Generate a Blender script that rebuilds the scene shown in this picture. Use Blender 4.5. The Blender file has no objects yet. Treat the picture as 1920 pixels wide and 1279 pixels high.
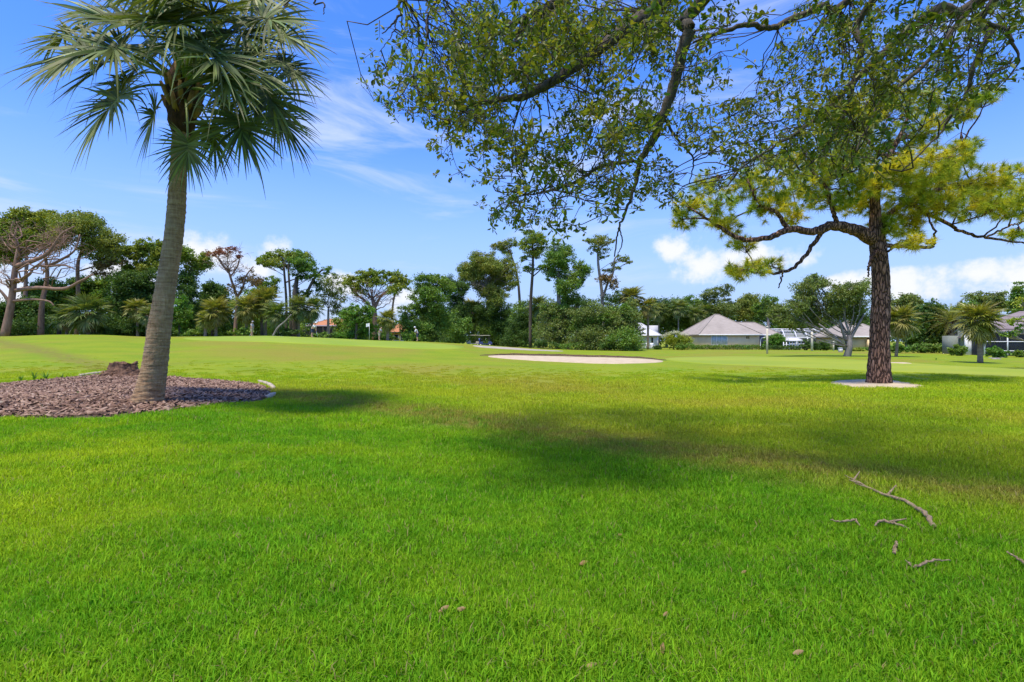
import bpy, bmesh, math, random
import numpy as np
from mathutils import Vector, Matrix, Quaternion

# ------------------------------------------------------------------ camera, sky, sun, exposure
scene = bpy.context.scene
C = scene.collection
F = 960.0            # focal length in photo pixels (1920 wide)
EYE = 1.5
cam_d = bpy.data.cameras.new('camera'); cam = bpy.data.objects.new('camera', cam_d); C.objects.link(cam)
cam_d.sensor_width = 36.0; cam_d.lens = 18.0; cam_d.clip_start = 0.05; cam_d.clip_end = 6000
cam.location = (0, 0, EYE); cam.rotation_euler = (math.radians(90), 0, 0)
scene.camera = cam

SUN_EL = math.radians(72)
SUN_DIR = np.array([-0.55, -0.83]); SUN_DIR /= np.linalg.norm(SUN_DIR)   # ground direction towards the sun
sv = Vector((SUN_DIR[0]*math.cos(SUN_EL), SUN_DIR[1]*math.cos(SUN_EL), math.sin(SUN_EL)))
sun_d = bpy.data.lights.new('sun', 'SUN'); sun = bpy.data.objects.new('sun', sun_d); C.objects.link(sun)
sun_d.energy = 2.05; sun_d.angle = math.radians(9.0); sun_d.color = (1.0, 0.91, 0.74)
sun.rotation_euler = sv.to_track_quat('Z', 'Y').to_euler(); sun.location = (0, 0, 60)

world = bpy.data.worlds.new('World'); scene.world = world; world.use_nodes = True
def build_world():
    nt = world.node_tree; nt.nodes.clear(); N = nt.nodes.new; L = nt.links.new
    out = N('ShaderNodeOutputWorld'); bg = N('ShaderNodeBackground'); bg.inputs[1].default_value = 0.15
    sky = N('ShaderNodeTexSky'); sky.sky_type = 'NISHITA'; sky.sun_disc = False
    sky.sun_elevation = SUN_EL; sky.sun_rotation = math.atan2(SUN_DIR[0], SUN_DIR[1])
    sky.altitude = 0; sky.air_density = 1.25; sky.dust_density = 0.3; sky.ozone_density = 3.0
    hs = N('ShaderNodeHueSaturation'); hs.inputs['Saturation'].default_value = 1.3; hs.inputs['Value'].default_value = 1.0
    L(sky.outputs[0], hs.inputs['Color'])
    tc = N('ShaderNodeTexCoord'); D = tc.outputs['Generated']
    def math_(op, a, b=None, c=None, clamp=False):
        m = N('ShaderNodeMath'); m.operation = op; m.use_clamp = clamp
        for i, v in enumerate((a, b, c)):
            if v is None: continue
            if isinstance(v, (int, float)): m.inputs[i].default_value = v
            else: L(v, m.inputs[i])
        return m.outputs[0]
    sep = N('ShaderNodeSeparateXYZ'); L(D, sep.inputs[0])
    X, Y, Z = sep.outputs
    # azimuth / elevation plane: clouds are laid out on it all the way round
    az = math_('ARCTAN2', X, Y)
    hyp = math_('SQRT', math_('ADD', math_('MULTIPLY', X, X), math_('MULTIPLY', Y, Y)))
    el = math_('ARCTAN2', Z, hyp)
    comb = N('ShaderNodeCombineXYZ'); L(az, comb.inputs[0]); L(el, comb.inputs[1])
    # cumulus
    def noise(vec, scale, detail=6, rough=0.55, dist=0.0):
        n = N('ShaderNodeTexNoise'); n.inputs['Scale'].default_value = scale; n.inputs['Detail'].default_value = detail
        n.inputs['Roughness'].default_value = rough; n.inputs['Distortion'].default_value = dist; L(vec, n.inputs['Vector']); return n.outputs['Fac']
    n1 = noise(comb.outputs[0], 16, 8, 0.6)
    def spot(px, py, rx, ry):
        u = (px-960)/F; a0 = math.atan(u); e0 = math.atan((640-py)/F/math.sqrt(1+u*u))
        dx = math_('DIVIDE', math_('SUBTRACT', az, a0), rx/F)
        dy = math_('DIVIDE', math_('SUBTRACT', el, e0), ry/F)
        r2 = math_('ADD', math_('MULTIPLY', dx, dx), math_('MULTIPLY', dy, dy))
        return math_('SUBTRACT', 1.0, r2, clamp=True)
    tot = None
    for s in [(385, 468, 75, 42), (470, 500, 70, 26), (517, 470, 40, 34), (640, 535, 60, 40), (740, 560, 60, 34), (1275, 468, 70, 42), (1345, 500, 120, 40),
              (1450, 480, 90, 36), (1700, 535, 60, 36), (1850, 512, 90, 26), (1790, 545, 80, 24), (230, 520, 70, 40), (60, 560, 80, 30), (1610, 530, 60, 24), (2060, 500, 120, 50), (-160, 500, 130, 50)]:
        v = spot(*s); tot = v if tot is None else math_('MAXIMUM', tot, v)
    cum = math_('ADD', math_('MULTIPLY', tot, 0.72), math_('MULTIPLY', math_('SUBTRACT', n1, 0.5), 2.6))
    cr = N('ShaderNodeMapRange'); cr.interpolation_type = 'SMOOTHSTEP'; L(cum, cr.inputs[0]); cr.inputs[1].default_value = 0.22; cr.inputs[2].default_value = 0.95
    cum_a = math_('MULTIPLY', cr.outputs[0], math_('MINIMUM', math_('MULTIPLY', tot, 2.2), 0.95))
    # cirrus: long streaks, all the way round
    mp = N('ShaderNodeMapping'); L(comb.outputs[0], mp.inputs[0]); mp.inputs['Rotation'].default_value = (0, 0, math.radians(17)); mp.inputs['Scale'].default_value = (1.3, 6.5, 1)
    n2 = noise(mp.outputs[0], 1.5, 7, 0.6, 0.7)
    ci = N('ShaderNodeMapRange'); ci.interpolation_type = 'SMOOTHSTEP'; L(n2, ci.inputs[0]); ci.inputs[1].default_value = 0.49; ci.inputs[2].default_value = 0.74
    ci_a = math_('MULTIPLY', ci.outputs[0], 0.75)
    # milky air low down
    hz = N('ShaderNodeMapRange'); L(el, hz.inputs[0]); hz.inputs[1].default_value = 0.0; hz.inputs[2].default_value = 0.42; hz.inputs[3].default_value = 0.92; hz.inputs[4].default_value = 0.0
    hz.interpolation_type = 'SMOOTHSTEP'
    def mix(a, b, fac):
        m = N('ShaderNodeMix'); m.data_type = 'RGBA'
        if isinstance(fac, float): m.inputs[0].default_value = fac
        else: L(fac, m.inputs[0])
        for s, v in ((6, a), (7, b)):
            if isinstance(v, tuple): m.inputs[s].default_value = (*v, 1)
            else: L(v, m.inputs[s])
        return m.outputs[2]
    tint = N('ShaderNodeMix'); tint.data_type = 'RGBA'; tint.blend_type = 'MULTIPLY'; tint.inputs[0].default_value = 1.0; L(hs.outputs[0], tint.inputs[6]); tint.inputs[7].default_value = (0.43, 0.43, 0.67, 1)
    c = mix(tint.outputs[2], (1.02, 1.5, 2.45), hz.outputs[0])
    c = mix(c, (1.75, 2.0, 2.5), ci_a)
    c = mix(c, (2.35, 2.38, 2.48), cum_a)
    L(c, bg.inputs[0]); L(bg.outputs[0], out.inputs[0])
build_world()
vs = scene.view_settings
scene.display_settings.display_device = 'sRGB'
vs.view_transform = 'Standard'; vs.look = 'None'; vs.exposure = 1.5; vs.gamma = 1.0; vs.use_curve_mapping = False
scene.render.resolution_x = 1024; scene.render.resolution_y = 682

# ------------------------------------------------------------------ helpers
rng = np.random.default_rng(11)
random.seed(11)
PI = math.pi
def sstep(t): t = np.clip(t, 0, 1); return t*t*(3-2*t)

CREST_PX = np.array([-2500, -400, 0, 100, 200, 270, 350, 500, 600, 700, 800, 880, 1000, 1100, 1250, 1400, 1640, 1800, 1920, 2400, 4000.])
CREST_Z = np.array([1.9, 1.95, 1.95, 2.22, 2.22, 2.0, 2.08, 2.15, 1.9, 1.58, 1.36, 1.08, 0.5, 0.22, 0.12, 0.1, 0.1, 0.12, 0.02, 0., 0.])
PALM_X, PALM_Y = -7.72, 10.9
def Z(x, y):
    x = np.asarray(x, float); y = np.asarray(y, float)
    yy = np.maximum(y, 1.0)
    px = 960 + F*x/np.maximum(yy, 6.0)
    d = yy
    cz = np.interp(px, CREST_PX, CREST_Z)
    rise = sstep((d-17)/(61-17))
    z = cz*rise - np.clip(d-64, 0, 120)*0.011*np.clip(cz, 0, 1.2)
    z = z + 0.26*np.exp(-(((x-PALM_X+1.6)/4.2)**2+((y-PALM_Y-1.2)/3.4)**2))
    near = np.exp(-(d/30.)**2)
    z = z + 0.05*near*(np.sin(x*0.5+1.3)*np.cos(y*0.43)+0.5*np.sin(x*1.1+y*0.9)) - 0.05*near*np.sin(1.3)*1.0
    z = z + 0.06*np.sin(x*0.11+2)*np.sin(y*0.13)*sstep((d-15)/20)
    return z
def Xp(px, D): return (px-960)/F*D
def Zp(py, D): return EYE+(640-py)/F*D
def P(px, py, D): return np.array([Xp(px, D), D, Zp(py, D)])
def G(px, D, dz=0.0):
    x = Xp(px, D); return np.array([x, D, float(Z(x, D))+dz])
def proj(px, py, dz=0.0):
    """ground point seen at this photo pixel"""
    t = np.concatenate([np.linspace(1.2, 30, 1500), np.linspace(30, 160, 2600)])
    x = (px-960)/F*t; zr = EYE+(640-py)/F*t
    hit = np.nonzero(zr <= Z(x, t))[0]
    i = hit[0] if len(hit) else len(t)-1
    return np.array([x[i], t[i], float(Z(x[i], t[i]))+dz])

class Acc:
    def __init__(s): s.V = []; s.F = {}; s.n = 0
    def add(s, V, *faces):
        V = np.asarray(V, np.float32).reshape(-1, 3)
        for f in faces:
            f = np.asarray(f, np.int64)
            if f.size: s.F.setdefault(f.shape[1], []).append(f+s.n)
        s.V.append(V); s.n += len(V)
    def box(s, a, b):
        (x0, y0, z0), (x1, y1, z1) = np.minimum(a, b), np.maximum(a, b)
        V = [(x0,y0,z0),(x1,y0,z0),(x1,y1,z0),(x0,y1,z0),(x0,y0,z1),(x1,y0,z1),(x1,y1,z1),(x0,y1,z1)]
        s.add(V, [(0,3,2,1),(4,5,6,7),(0,1,5,4),(1,2,6,5),(2,3,7,6),(3,0,4,7)])
    def bar(s, a, b, r, sides=6): s.tube([a, b], [r, r], sides)
    def tube(s, pts, rad, sides=6, cap=True):
        Pn = np.asarray(pts, float); n = len(Pn); r = np.broadcast_to(np.asarray(rad, float), (n,))
        T = np.gradient(Pn, axis=0); T /= np.linalg.norm(T, axis=1, keepdims=True)+1e-9
        ref = np.array([0.31, 0.87, 0.12]) if abs(T[0][2]) > 0.7 else np.array([0.1, 0.15, 1.0])
        A = np.cross(T, ref); A /= np.linalg.norm(A, axis=1, keepdims=True)+1e-9
        B = np.cross(T, A)
        th = np.arange(sides)/sides*2*PI
        V = Pn[:, None, :]+r[:, None, None]*(np.cos(th)[None, :, None]*A[:, None, :]+np.sin(th)[None, :, None]*B[:, None, :])
        i = np.arange(n-1)[:, None]*sides; j = np.arange(sides)[None, :]; k = (j+1) % sides
        q = np.stack([i+j, i+k, i+sides+k, i+sides+j], -1).reshape(-1, 4)
        fs = [q]
        if cap and sides == 4: fs.append(np.array([[3,2,1,0],[(n-1)*4, (n-1)*4+1, (n-1)*4+2, (n-1)*4+3]]))
        elif cap:
            c = [[0, b+1, b] for b in range(1, sides-1)]; e = (n-1)*sides
            c += [[e, e+b, e+b+1] for b in range(1, sides-1)]; fs.append(np.array(c))
        s.add(V.reshape(-1, 3), *fs)
    def build(s, name, mat, parent=None, smooth=False):
        V = np.concatenate(s.V) if s.V else np.zeros((0, 3), np.float32)
        o = link(name, mkmesh(name, V, {k: np.concatenate(v) for k, v in s.F.items()}, mat, smooth), parent)
        return o
def mkmesh(name, V, Fd, mat, smooth=False):
    me = bpy.data.meshes.new(name)
    me.vertices.add(len(V)); me.vertices.foreach_set('co', np.ascontiguousarray(V, np.float32).ravel())
    loops = np.concatenate([f.ravel() for f in Fd.values()]); sizes = np.concatenate([np.full(len(f), k) for k, f in Fd.items()])
    me.loops.add(len(loops)); me.loops.foreach_set('vertex_index', loops.astype(np.int32))
    me.polygons.add(len(sizes)); st = np.concatenate([[0], np.cumsum(sizes)[:-1]])
    me.polygons.foreach_set('loop_start', st.astype(np.int32))
    me.update(calc_edges=True)
    if smooth: me.polygons.foreach_set('use_smooth', np.ones(len(sizes), bool))
    if mat is not None:
        for m in (mat if isinstance(mat, (list, tuple)) else [mat]): me.materials.append(m)
    return me
def link(name, me, parent=None):
    o = bpy.data.objects.new(name, me); C.objects.link(o)
    if parent is not None: o.parent = parent; o.matrix_parent_inverse = Matrix.Translation(-Vector(parent.location)) if parent.parent is None and parent.type == 'EMPTY' else Matrix.Identity(4)
    return o
def tag(o, label=None, cat=None, group=None, kind=None):
    for k, v in (('label', label), ('category', cat), ('group', group), ('kind', kind)):
        if v: o[k] = v
    return o
def thing(name, label, cat, loc, group=None):
    o = bpy.data.objects.new(name, None); C.objects.link(o); o.location = tuple(float(v) for v in loc); o.empty_display_size = 0.2
    return tag(o, label, cat, group)
def structure(o, label=None, cat=None): return tag(o, label, cat, kind='structure')

# ------------------------------------------------------------------ materials
def lin(r, g, b):
    f = lambda c: ((c/255+0.055)/1.055)**2.4 if c > 10 else c/255/12.92
    return (f(r), f(g), f(b))
class NT:
    def __init__(s, name):
        s.m = bpy.data.materials.new(name); s.m.use_nodes = True; s.t = s.m.node_tree; s.t.nodes.clear()
        s.out = s.N('ShaderNodeOutputMaterial'); s.p = s.N('ShaderNodeBsdfPrincipled'); s.L(s.p.outputs[0], s.out.inputs[0])
        s.p.inputs['Roughness'].default_value = 0.8; s.p.inputs['Specular IOR Level'].default_value = 0.25
    def N(s, t): return s.t.nodes.new(t)
    def L(s, a, b): s.t.links.new(a, b)
    def noise(s, scale, detail=4, rough=0.55, vec=None, dist=0.0, stretch=None, coord='Object'):
        n = s.N('ShaderNodeTexNoise'); n.inputs['Scale'].default_value = scale; n.inputs['Detail'].default_value = detail
        n.inputs['Roughness'].default_value = rough; n.inputs['Distortion'].default_value = dist
        if vec is None: vec = s.coord(coord, stretch)
        s.L(vec, n.inputs['Vector']); return n.outputs['Fac']
    def coord(s, kind='Object', stretch=None):
        if kind == 'Position': v = s.N('ShaderNodeNewGeometry').outputs['Position']
        else: v = s.N('ShaderNodeTexCoord').outputs[kind]
        if stretch:
            mp = s.N('ShaderNodeMapping'); mp.inputs['Scale'].default_value = stretch; s.L(v, mp.inputs[0]); v = mp.outputs[0]
        return v
    def ramp(s, fac, stops):
        r = s.N('ShaderNodeValToRGB'); s.L(fac, r.inputs[0]); e = r.color_ramp.elements
        while len(e) < len(stops): e.new(0.5)
        for q, (pos, col) in zip(e, stops):
            q.position = pos; q.color = (*col, 1) if isinstance(col, tuple) else (col, col, col, 1)
        return r.outputs[0]
    def mix(s, a, b, fac, mode='MIX'):
        m = s.N('ShaderNodeMix'); m.data_type = 'RGBA'; m.blend_type = mode
        for i, v in ((0, fac), (6, a), (7, b)):
            if isinstance(v, tuple): m.inputs[i].default_value = (*v, 1)
            elif isinstance(v, (int, float)): m.inputs[i].default_value = v
            else: s.L(v, m.inputs[i])
        return m.outputs[2]
    def rng(s, fac, a, b, c=0.0, d=1.0, smooth=True):
        r = s.N('ShaderNodeMapRange'); r.interpolation_type = 'SMOOTHSTEP' if smooth else 'LINEAR'; s.L(fac, r.inputs[0])
        for i, v in enumerate((a, b, c, d)): r.inputs[i+1].default_value = v
        return r.outputs[0]
    def math(s, op, a, b):
        m = s.N('ShaderNodeMath'); m.operation = op
        for i, v in enumerate((a, b)):
            if isinstance(v, (int, float)): m.inputs[i].default_value = v
            else: s.L(v, m.inputs[i])
        return m.outputs[0]
    def bump(s, h, strength=0.5, dist=0.05):
        b = s.N('ShaderNodeBump'); b.inputs['Strength'].default_value = strength; b.inputs['Distance'].default_value = dist
        s.L(h, b.inputs['Height']); s.L(b.outputs[0], s.p.inputs['Normal']); return b
    def color(s, c):
        if isinstance(c, tuple): s.p.inputs['Base Color'].default_value = (*c, 1)
        else: s.L(c, s.p.inputs['Base Color'])
M = {}
def plain(name, col, rough=0.7, metal=0.0, var=0.18, scale=3.0, bump=0.0):
    n = NT(name); f = n.noise(scale, 5, 0.6)
    n.color(n.mix(tuple(c*(1-var) for c in col), tuple(min(1, c*(1+var)) for c in col), n.rng(f, 0.3, 0.7)))
    n.p.inputs['Roughness'].default_value = rough; n.p.inputs['Metallic'].default_value = metal
    if bump: n.bump(n.noise(scale*8, 4), bump, 0.02)
    M[name] = n.m; return n.m
def leafmat(name, col, hue=0.025, val=0.45, trans=0.35, gloss=0.25, alt=None, rough=0.55, patch=0.9):
    """every leaf (mesh island) its own shade; big soft patches of a second hue"""
    n = NT(name); g = n.N('ShaderNodeNewGeometry'); r = g.outputs['Random Per Island']
    alt = alt or (col[0]*1.35, col[1]*1.12, col[2]*0.8)
    base = n.mix(col, alt, n.rng(n.noise(patch, 3, 0.6, coord='Position'), 0.38, 0.66))
    hs = n.N('ShaderNodeHueSaturation'); n.L(base, hs.inputs['Color'])
    n.L(n.rng(r, 0, 1, 0.5-hue, 0.5+hue, False), hs.inputs['Hue'])
    r2 = n.math('FRACT', n.math('MULTIPLY', r, 17.31), 0)
    n.L(n.rng(r2, 0, 1, 1-val, 1+val, False), hs.inputs['Value'])
    n.L(hs.outputs[0], n.p.inputs['Base Color']); n.p.inputs['Roughness'].default_value = rough; n.p.inputs['Specular IOR Level'].default_value = gloss
    tr = n.N('ShaderNodeBsdfTranslucent'); n.L(n.mix(hs.outputs[0], (1.0, 0.95, 0.35), 1.0, 'MULTIPLY'), tr.inputs[0])
    ms = n.N('ShaderNodeMixShader'); ms.inputs[0].default_value = trans
    n.L(n.p.outputs[0], ms.inputs[1]); n.L(tr.outputs[0], ms.inputs[2]); n.L(ms.outputs[0], n.out.inputs[0])
    M[name] = n.m; return n.m
def barkmat(name, c1, c2, scale=9.0, stretch=(1, 1, 0.22), bump=0.8):
    n = NT(name); v = n.coord('Object', stretch); f = n.noise(scale, 7, 0.68, vec=v)
    n.color(n.ramp(f, [(0.28, c1), (0.5, tuple((a+b)/2 for a, b in zip(c1, c2))), (0.72, c2)])); n.p.inputs['Roughness'].default_value = 0.9
    n.bump(f, bump, 0.06); M[name] = n.m; return n.m

GRASS_A = (0.155, 0.310, 0.012); GRASS_B = (0.270, 0.360, 0.014); GRASS_DRY = (0.310, 0.275, 0.040); GRASS_DEEP = (0.080, 0.225, 0.008)
def lawn_colour(n, near):
    """colour of the turf by place: lush, yellowish and thin dry patches; shared by ground sheet and blades"""
    big = n.noise(0.075, 4, 0.55, coord='Position', dist=0.4)
    mid = n.noise(0.42, 5, 0.6, coord='Position', stretch=(0.7, 1.3, 1))
    fine = n.noise(3.2, 5, 0.65, coord='Position')
    sp = n.N('ShaderNodeSeparateXYZ'); n.L(n.coord('Position'), sp.inputs[0])
    x, y = sp.outputs[0], sp.outputs[1]
    # lush turf round the oak; its edge runs obliquely across, thinner yellow turf beyond
    edge = n.math('ADD', n.math('ADD', y, n.math('MULTIPLY', x, 1.2)), n.math('MULTIPLY', n.math('SUBTRACT', mid, 0.5), 3.5))
    far = n.math('MAXIMUM', n.rng(edge, 8.2, 11.2), n.rng(y, 10.5, 15.0))
    c = n.mix(GRASS_DEEP, GRASS_A, n.rng(fine, 0.25, 0.75))
    c = n.mix(c, GRASS_B, n.math('MULTIPLY', n.rng(mid, 0.40, 0.66, 0.0, 1.0), n.rng(x, -6.0, 1.0, 0.95, 0.25)))
    c2 = n.mix((0.285, 0.350, 0.018), (0.215, 0.320, 0.014), n.rng(mid, 0.38, 0.66))
    c2 = n.mix(c2, GRASS_DRY, n.rng(big, 0.43, 0.64, 0.0, 0.85))
    c = n.mix(c, c2, far)
    # worn strip running across at the edge of the oak's spread
    line = n.math('ABSOLUTE', n.math('SUBTRACT', n.math('ADD', y, n.math('MULTIPLY', x, 0.80)), 9.2), 0)
    w = n.math('ADD', line, n.math('MULTIPLY', n.math('SUBTRACT', mid, 0.5), 3.0))
    dry = n.math('MULTIPLY', n.rng(w, 1.7, 0.1), n.rng(fine, 0.3, 0.6))
    c = n.mix(c, (0.24, 0.20, 0.05), n.math('MULTIPLY', dry, 0.85))
    return c, fine, mid
def make_ground_mat():
    n = NT('lawn_turf'); c, fine, mid = lawn_colour(n, False)
    sp = n.noise(28, 4, 0.7, coord='Position'); sp2 = n.noise(9, 4, 0.7, coord='Position')
    c = n.mix(c, n.mix(c, (0.45, 0.45, 0.35), 1.0, 'MULTIPLY'), n.rng(sp, 0.42, 0.66, 0.0, 0.6))
    c = n.mix(c, (0.80, 0.82, 0.80), 1.0, 'MULTIPLY'); n.color(c); n.p.inputs['Roughness'].default_value = 0.9; n.p.inputs['Specular IOR Level'].default_value = 0.1
    h = n.math('ADD', n.math('MULTIPLY', sp, 0.5), n.math('MULTIPLY', sp2, 0.7)); n.bump(h, 0.55, 0.06)
    M['lawn'] = n.m
    n = NT('grass_blade'); c, fine, mid = lawn_colour(n, True)
    g = n.N('ShaderNodeNewGeometry'); r = g.outputs['Random Per Island']
    hs = n.N('ShaderNodeHueSaturation'); n.L(c, hs.inputs['Color']); n.L(n.rng(r, 0, 1, 0.485, 0.512, False), hs.inputs['Hue'])
    n.L(n.rng(n.math('FRACT', n.math('MULTIPLY', r, 13.7), 0), 0, 1, 0.95, 2.0, False), hs.inputs['Value'])
    straw = n.rng(n.math('FRACT', n.math('MULTIPLY', r, 57.1), 0), 0.955, 0.96)
    col = n.mix(hs.outputs[0], (0.36, 0.30, 0.12), straw)
    n.color(col); n.p.inputs['Roughness'].default_value = 0.6; n.p.inputs['Specular IOR Level'].default_value = 0.06
    tr = n.N('ShaderNodeBsdfTranslucent'); n.L(n.mix(col, (1.0, 1.0, 0.4), 1.0, 'MULTIPLY'), tr.inputs[0])
    ms = n.N('ShaderNodeMixShader'); ms.inputs[0].default_value = 0.45; n.L(n.p.outputs[0], ms.inputs[1]); n.L(tr.outputs[0], ms.inputs[2]); n.L(ms.outputs[0], n.out.inputs[0])
    M['blade'] = n.m
make_ground_mat()
n = NT('putting_green'); f = n.noise(0.3, 4, 0.5, coord='Position'); n.color(n.mix((0.19, 0.275, 0.018), (0.24, 0.31, 0.024), n.rng(f, 0.3, 0.7))); n.p.inputs['Roughness'].default_value = 0.85; M['green'] = n.m
n = NT('fairway'); f = n.noise(0.22, 5, 0.6, coord='Position', stretch=(0.5, 1, 1)); n.color(n.mix((0.205, 0.275, 0.014), (0.275, 0.315, 0.020), n.rng(f, 0.32, 0.68))); n.bump(n.noise(6, 4, 0.7, coord='Position'), 0.4, 0.05); M['fairway'] = n.m
n = NT('sand'); f = n.noise(1.6, 6, 0.65, coord='Position'); n.color(n.mix((0.42, 0.335, 0.215), (0.54, 0.44, 0.295), n.rng(f, 0.3, 0.7))); n.bump(n.noise(14, 5, 0.7, coord='Position'), 0.5, 0.04); n.p.inputs['Roughness'].default_value = 0.95; M['sand'] = n.m
n = NT('concrete_path'); f = n.noise(1.2, 6, 0.65, coord='Position'); n.color(n.mix((0.30, 0.26, 0.20), (0.42, 0.37, 0.29), n.rng(f, 0.3, 0.7))); M['path'] = n.m
n = NT('mulch_soil'); f = n.noise(9, 7, 0.7, coord='Position'); n.color(n.ramp(f, [(0.3, (0.035, 0.022, 0.016)), (0.55, (0.12, 0.075, 0.052)), (0.75, (0.24, 0.16, 0.11))])); n.bump(f, 1.0, 0.05); M['mulch'] = n.m
n = NT('bark_chip'); g = n.N('ShaderNodeNewGeometry'); r = g.outputs['Random Per Island']
n.color(n.ramp(r, [(0.0, (0.06, 0.033, 0.022)), (0.35, (0.16, 0.092, 0.062)), (0.7, (0.27, 0.168, 0.115)), (1.0, (0.38, 0.27, 0.195))])); M['chip'] = n.m

leafmat('oak_leaf', (0.125, 0.200, 0.030), 0.03, 0.5, 0.5, 0.32, alt=(0.26, 0.28, 0.042), rough=0.42, patch=1.4)
leafmat('pine_needle', (0.31, 0.43, 0.045), 0.018, 0.35, 0.5, 0.2, alt=(0.70, 0.63, 0.055), patch=0.75)
leafmat('far_pine', (0.205, 0.300, 0.042), 0.02, 0.4, 0.35, 0.2, alt=(0.30, 0.335, 0.05), patch=0.35)
leafmat('far_pine_olive', (0.21, 0.28, 0.052), 0.02, 0.4, 0.35, 0.2, alt=(0.28, 0.30, 0.06), patch=0.35)
leafmat('leaf_dark', (0.072, 0.145, 0.030), 0.02, 0.4, 0.38, 0.25, alt=(0.105, 0.185, 0.036), patch=0.5)
leafmat('leaf_mid', (0.135, 0.260, 0.040), 0.02, 0.42, 0.35, 0.3, alt=(0.20, 0.30, 0.045), patch=0.5)
leafmat('leaf_bright', (0.125, 0.290, 0.035), 0.02, 0.42, 0.4, 0.3, alt=(0.16, 0.28, 0.04), patch=0.5)
leafmat('leaf_olive', (0.175, 0.245, 0.060), 0.02, 0.42, 0.35, 0.25, alt=(0.22, 0.265, 0.07), patch=0.5)
leafmat('leaf_yellow', (0.27, 0.36, 0.030), 0.02, 0.4, 0.4, 0.25, alt=(0.40, 0.44, 0.06), patch=0.8)
leafmat('leaf_brown', (0.165, 0.125, 0.055), 0.02, 0.4, 0.3, 0.1, alt=(0.24, 0.17, 0.07), patch=0.6)
leafmat('leaf_red', (0.23, 0.085, 0.045), 0.02, 0.4, 0.3, 0.1, alt=(0.28, 0.13, 0.07), patch=0.6)
leafmat('white_blossom', (0.62, 0.60, 0.50), 0.01, 0.25, 0.3, 0.1, alt=(0.5, 0.52, 0.35))
leafmat('palm_frond', (0.120, 0.175, 0.042), 0.02, 0.5, 0.36, 0.28, alt=(0.21, 0.25, 0.065), rough=0.5, patch=1.2)
leafmat('palm_frond_far', (0.145, 0.225, 0.046), 0.02, 0.42, 0.3, 0.4, alt=(0.20, 0.235, 0.075), rough=0.45, patch=0.6)
leafmat('palm_frond_gold', (0.24, 0.275, 0.042), 0.02, 0.42, 0.3, 0.4, alt=(0.28, 0.26, 0.07), rough=0.45, patch=0.6)
leafmat('palm_dry', (0.28, 0.20, 0.115), 0.015, 0.4, 0.25, 0.2, alt=(0.42, 0.33, 0.22), patch=0.9)
leafmat('fallen_leaf', (0.40, 0.22, 0.085), 0.02, 0.3, 0.2, 0.2, alt=(0.48, 0.33, 0.16), patch=3)
barkmat('bark_oak', (0.030, 0.026, 0.020), (0.17, 0.14, 0.105), 14)
def plate_bark():
    n = NT('bark_pine'); v = n.coord('Object', (1, 1, 0.26)); nz = n.noise(3, 3, 0.6, vec=v); vv = n.N('ShaderNodeVectorMath'); vv.operation = 'ADD'; n.L(v, vv.inputs[0]); n.L(n.math('MULTIPLY', nz, 0.30), vv.inputs[1])
    vo = n.N('ShaderNodeTexVoronoi'); vo.feature = 'DISTANCE_TO_EDGE'; vo.inputs['Scale'].default_value = 11; n.L(vv.outputs[0], vo.inputs['Vector'])
    vc = n.N('ShaderNodeTexVoronoi'); vc.inputs['Scale'].default_value = 11; n.L(vv.outputs[0], vc.inputs['Vector'])
    f = n.noise(22, 5, 0.7, vec=v); edge = n.rng(vo.outputs['Distance'], 0.0, 0.22)
    bw = n.N('ShaderNodeRGBToBW'); n.L(vc.outputs['Color'], bw.inputs[0])
    pl = n.ramp(n.math('ADD', n.math('MULTIPLY', f, 0.8), n.math('MULTIPLY', bw.outputs[0], 0.25)), [(0.25, (0.18, 0.095, 0.060)), (0.6, (0.31, 0.18, 0.12)), (0.9, (0.46, 0.32, 0.235))])
    n.color(n.mix((0.035, 0.020, 0.014), pl, edge)); n.p.inputs['Roughness'].default_value = 0.92
    n.bump(n.math('ADD', edge, n.math('MULTIPLY', f, 0.3)), 0.9, 0.05); M['bark_pine'] = n.m
plate_bark()
barkmat('bark_pink', (0.15, 0.085, 0.056), (0.35, 0.225, 0.165), 3, (1, 1, 0.3))
barkmat('bark_grey', (0.11, 0.095, 0.085), (0.34, 0.31, 0.28), 4)
barkmat('bark_dark', (0.035, 0.030, 0.024), (0.13, 0.105, 0.08), 4)
barkmat('palm_far_bark', (0.14, 0.105, 0.075), (0.31, 0.25, 0.185), 4, (1, 1, 2.0))
barkmat('dead_wood', (0.19, 0.13, 0.075), (0.52, 0.39, 0.24), 30)
barkmat('stump_wood', (0.045, 0.024, 0.016), (0.25, 0.145, 0.090), 10, (1, 1, 0.35), 1.0)
barkmat('fibre', (0.022, 0.011, 0.008), (0.10, 0.05, 0.03), 12, (1, 1, 0.4))
barkmat('boot', (0.16, 0.085, 0.035), (0.36, 0.24, 0.10), 8, (1, 1, 0.3))
n = NT('petiole_green'); n.color((0.16, 0.21, 0.05)); n.p.inputs['Roughness'].default_value = 0.4; M['petiole'] = n.m
def palm_bark():
    n = NT('palm_bark'); v = n.coord('Object', (1, 1, 7.0)); rings = n.noise(3.4, 5, 0.6, vec=v)
    v2 = n.coord('Object', (7, 7, 1.2)); fib = n.noise(4, 5, 0.7, vec=v2); pat = n.noise(1.1, 4, 0.6)
    h = n.math('ADD', n.math('MULTIPLY', rings, 0.7), n.math('MULTIPLY', fib, 0.5))
    c = n.ramp(h, [(0.36, (0.14, 0.078, 0.038)), (0.58, (0.32, 0.20, 0.105)), (0.8, (0.48, 0.335, 0.19))])
    c = n.mix(c, (0.31, 0.255, 0.18), n.rng(pat, 0.48, 0.7, 0, 0.45))
    n.color(c); n.p.inputs['Roughness'].default_value = 0.92; n.bump(h, 0.9, 0.04); M['palm_bark'] = n.m
palm_bark()
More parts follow.
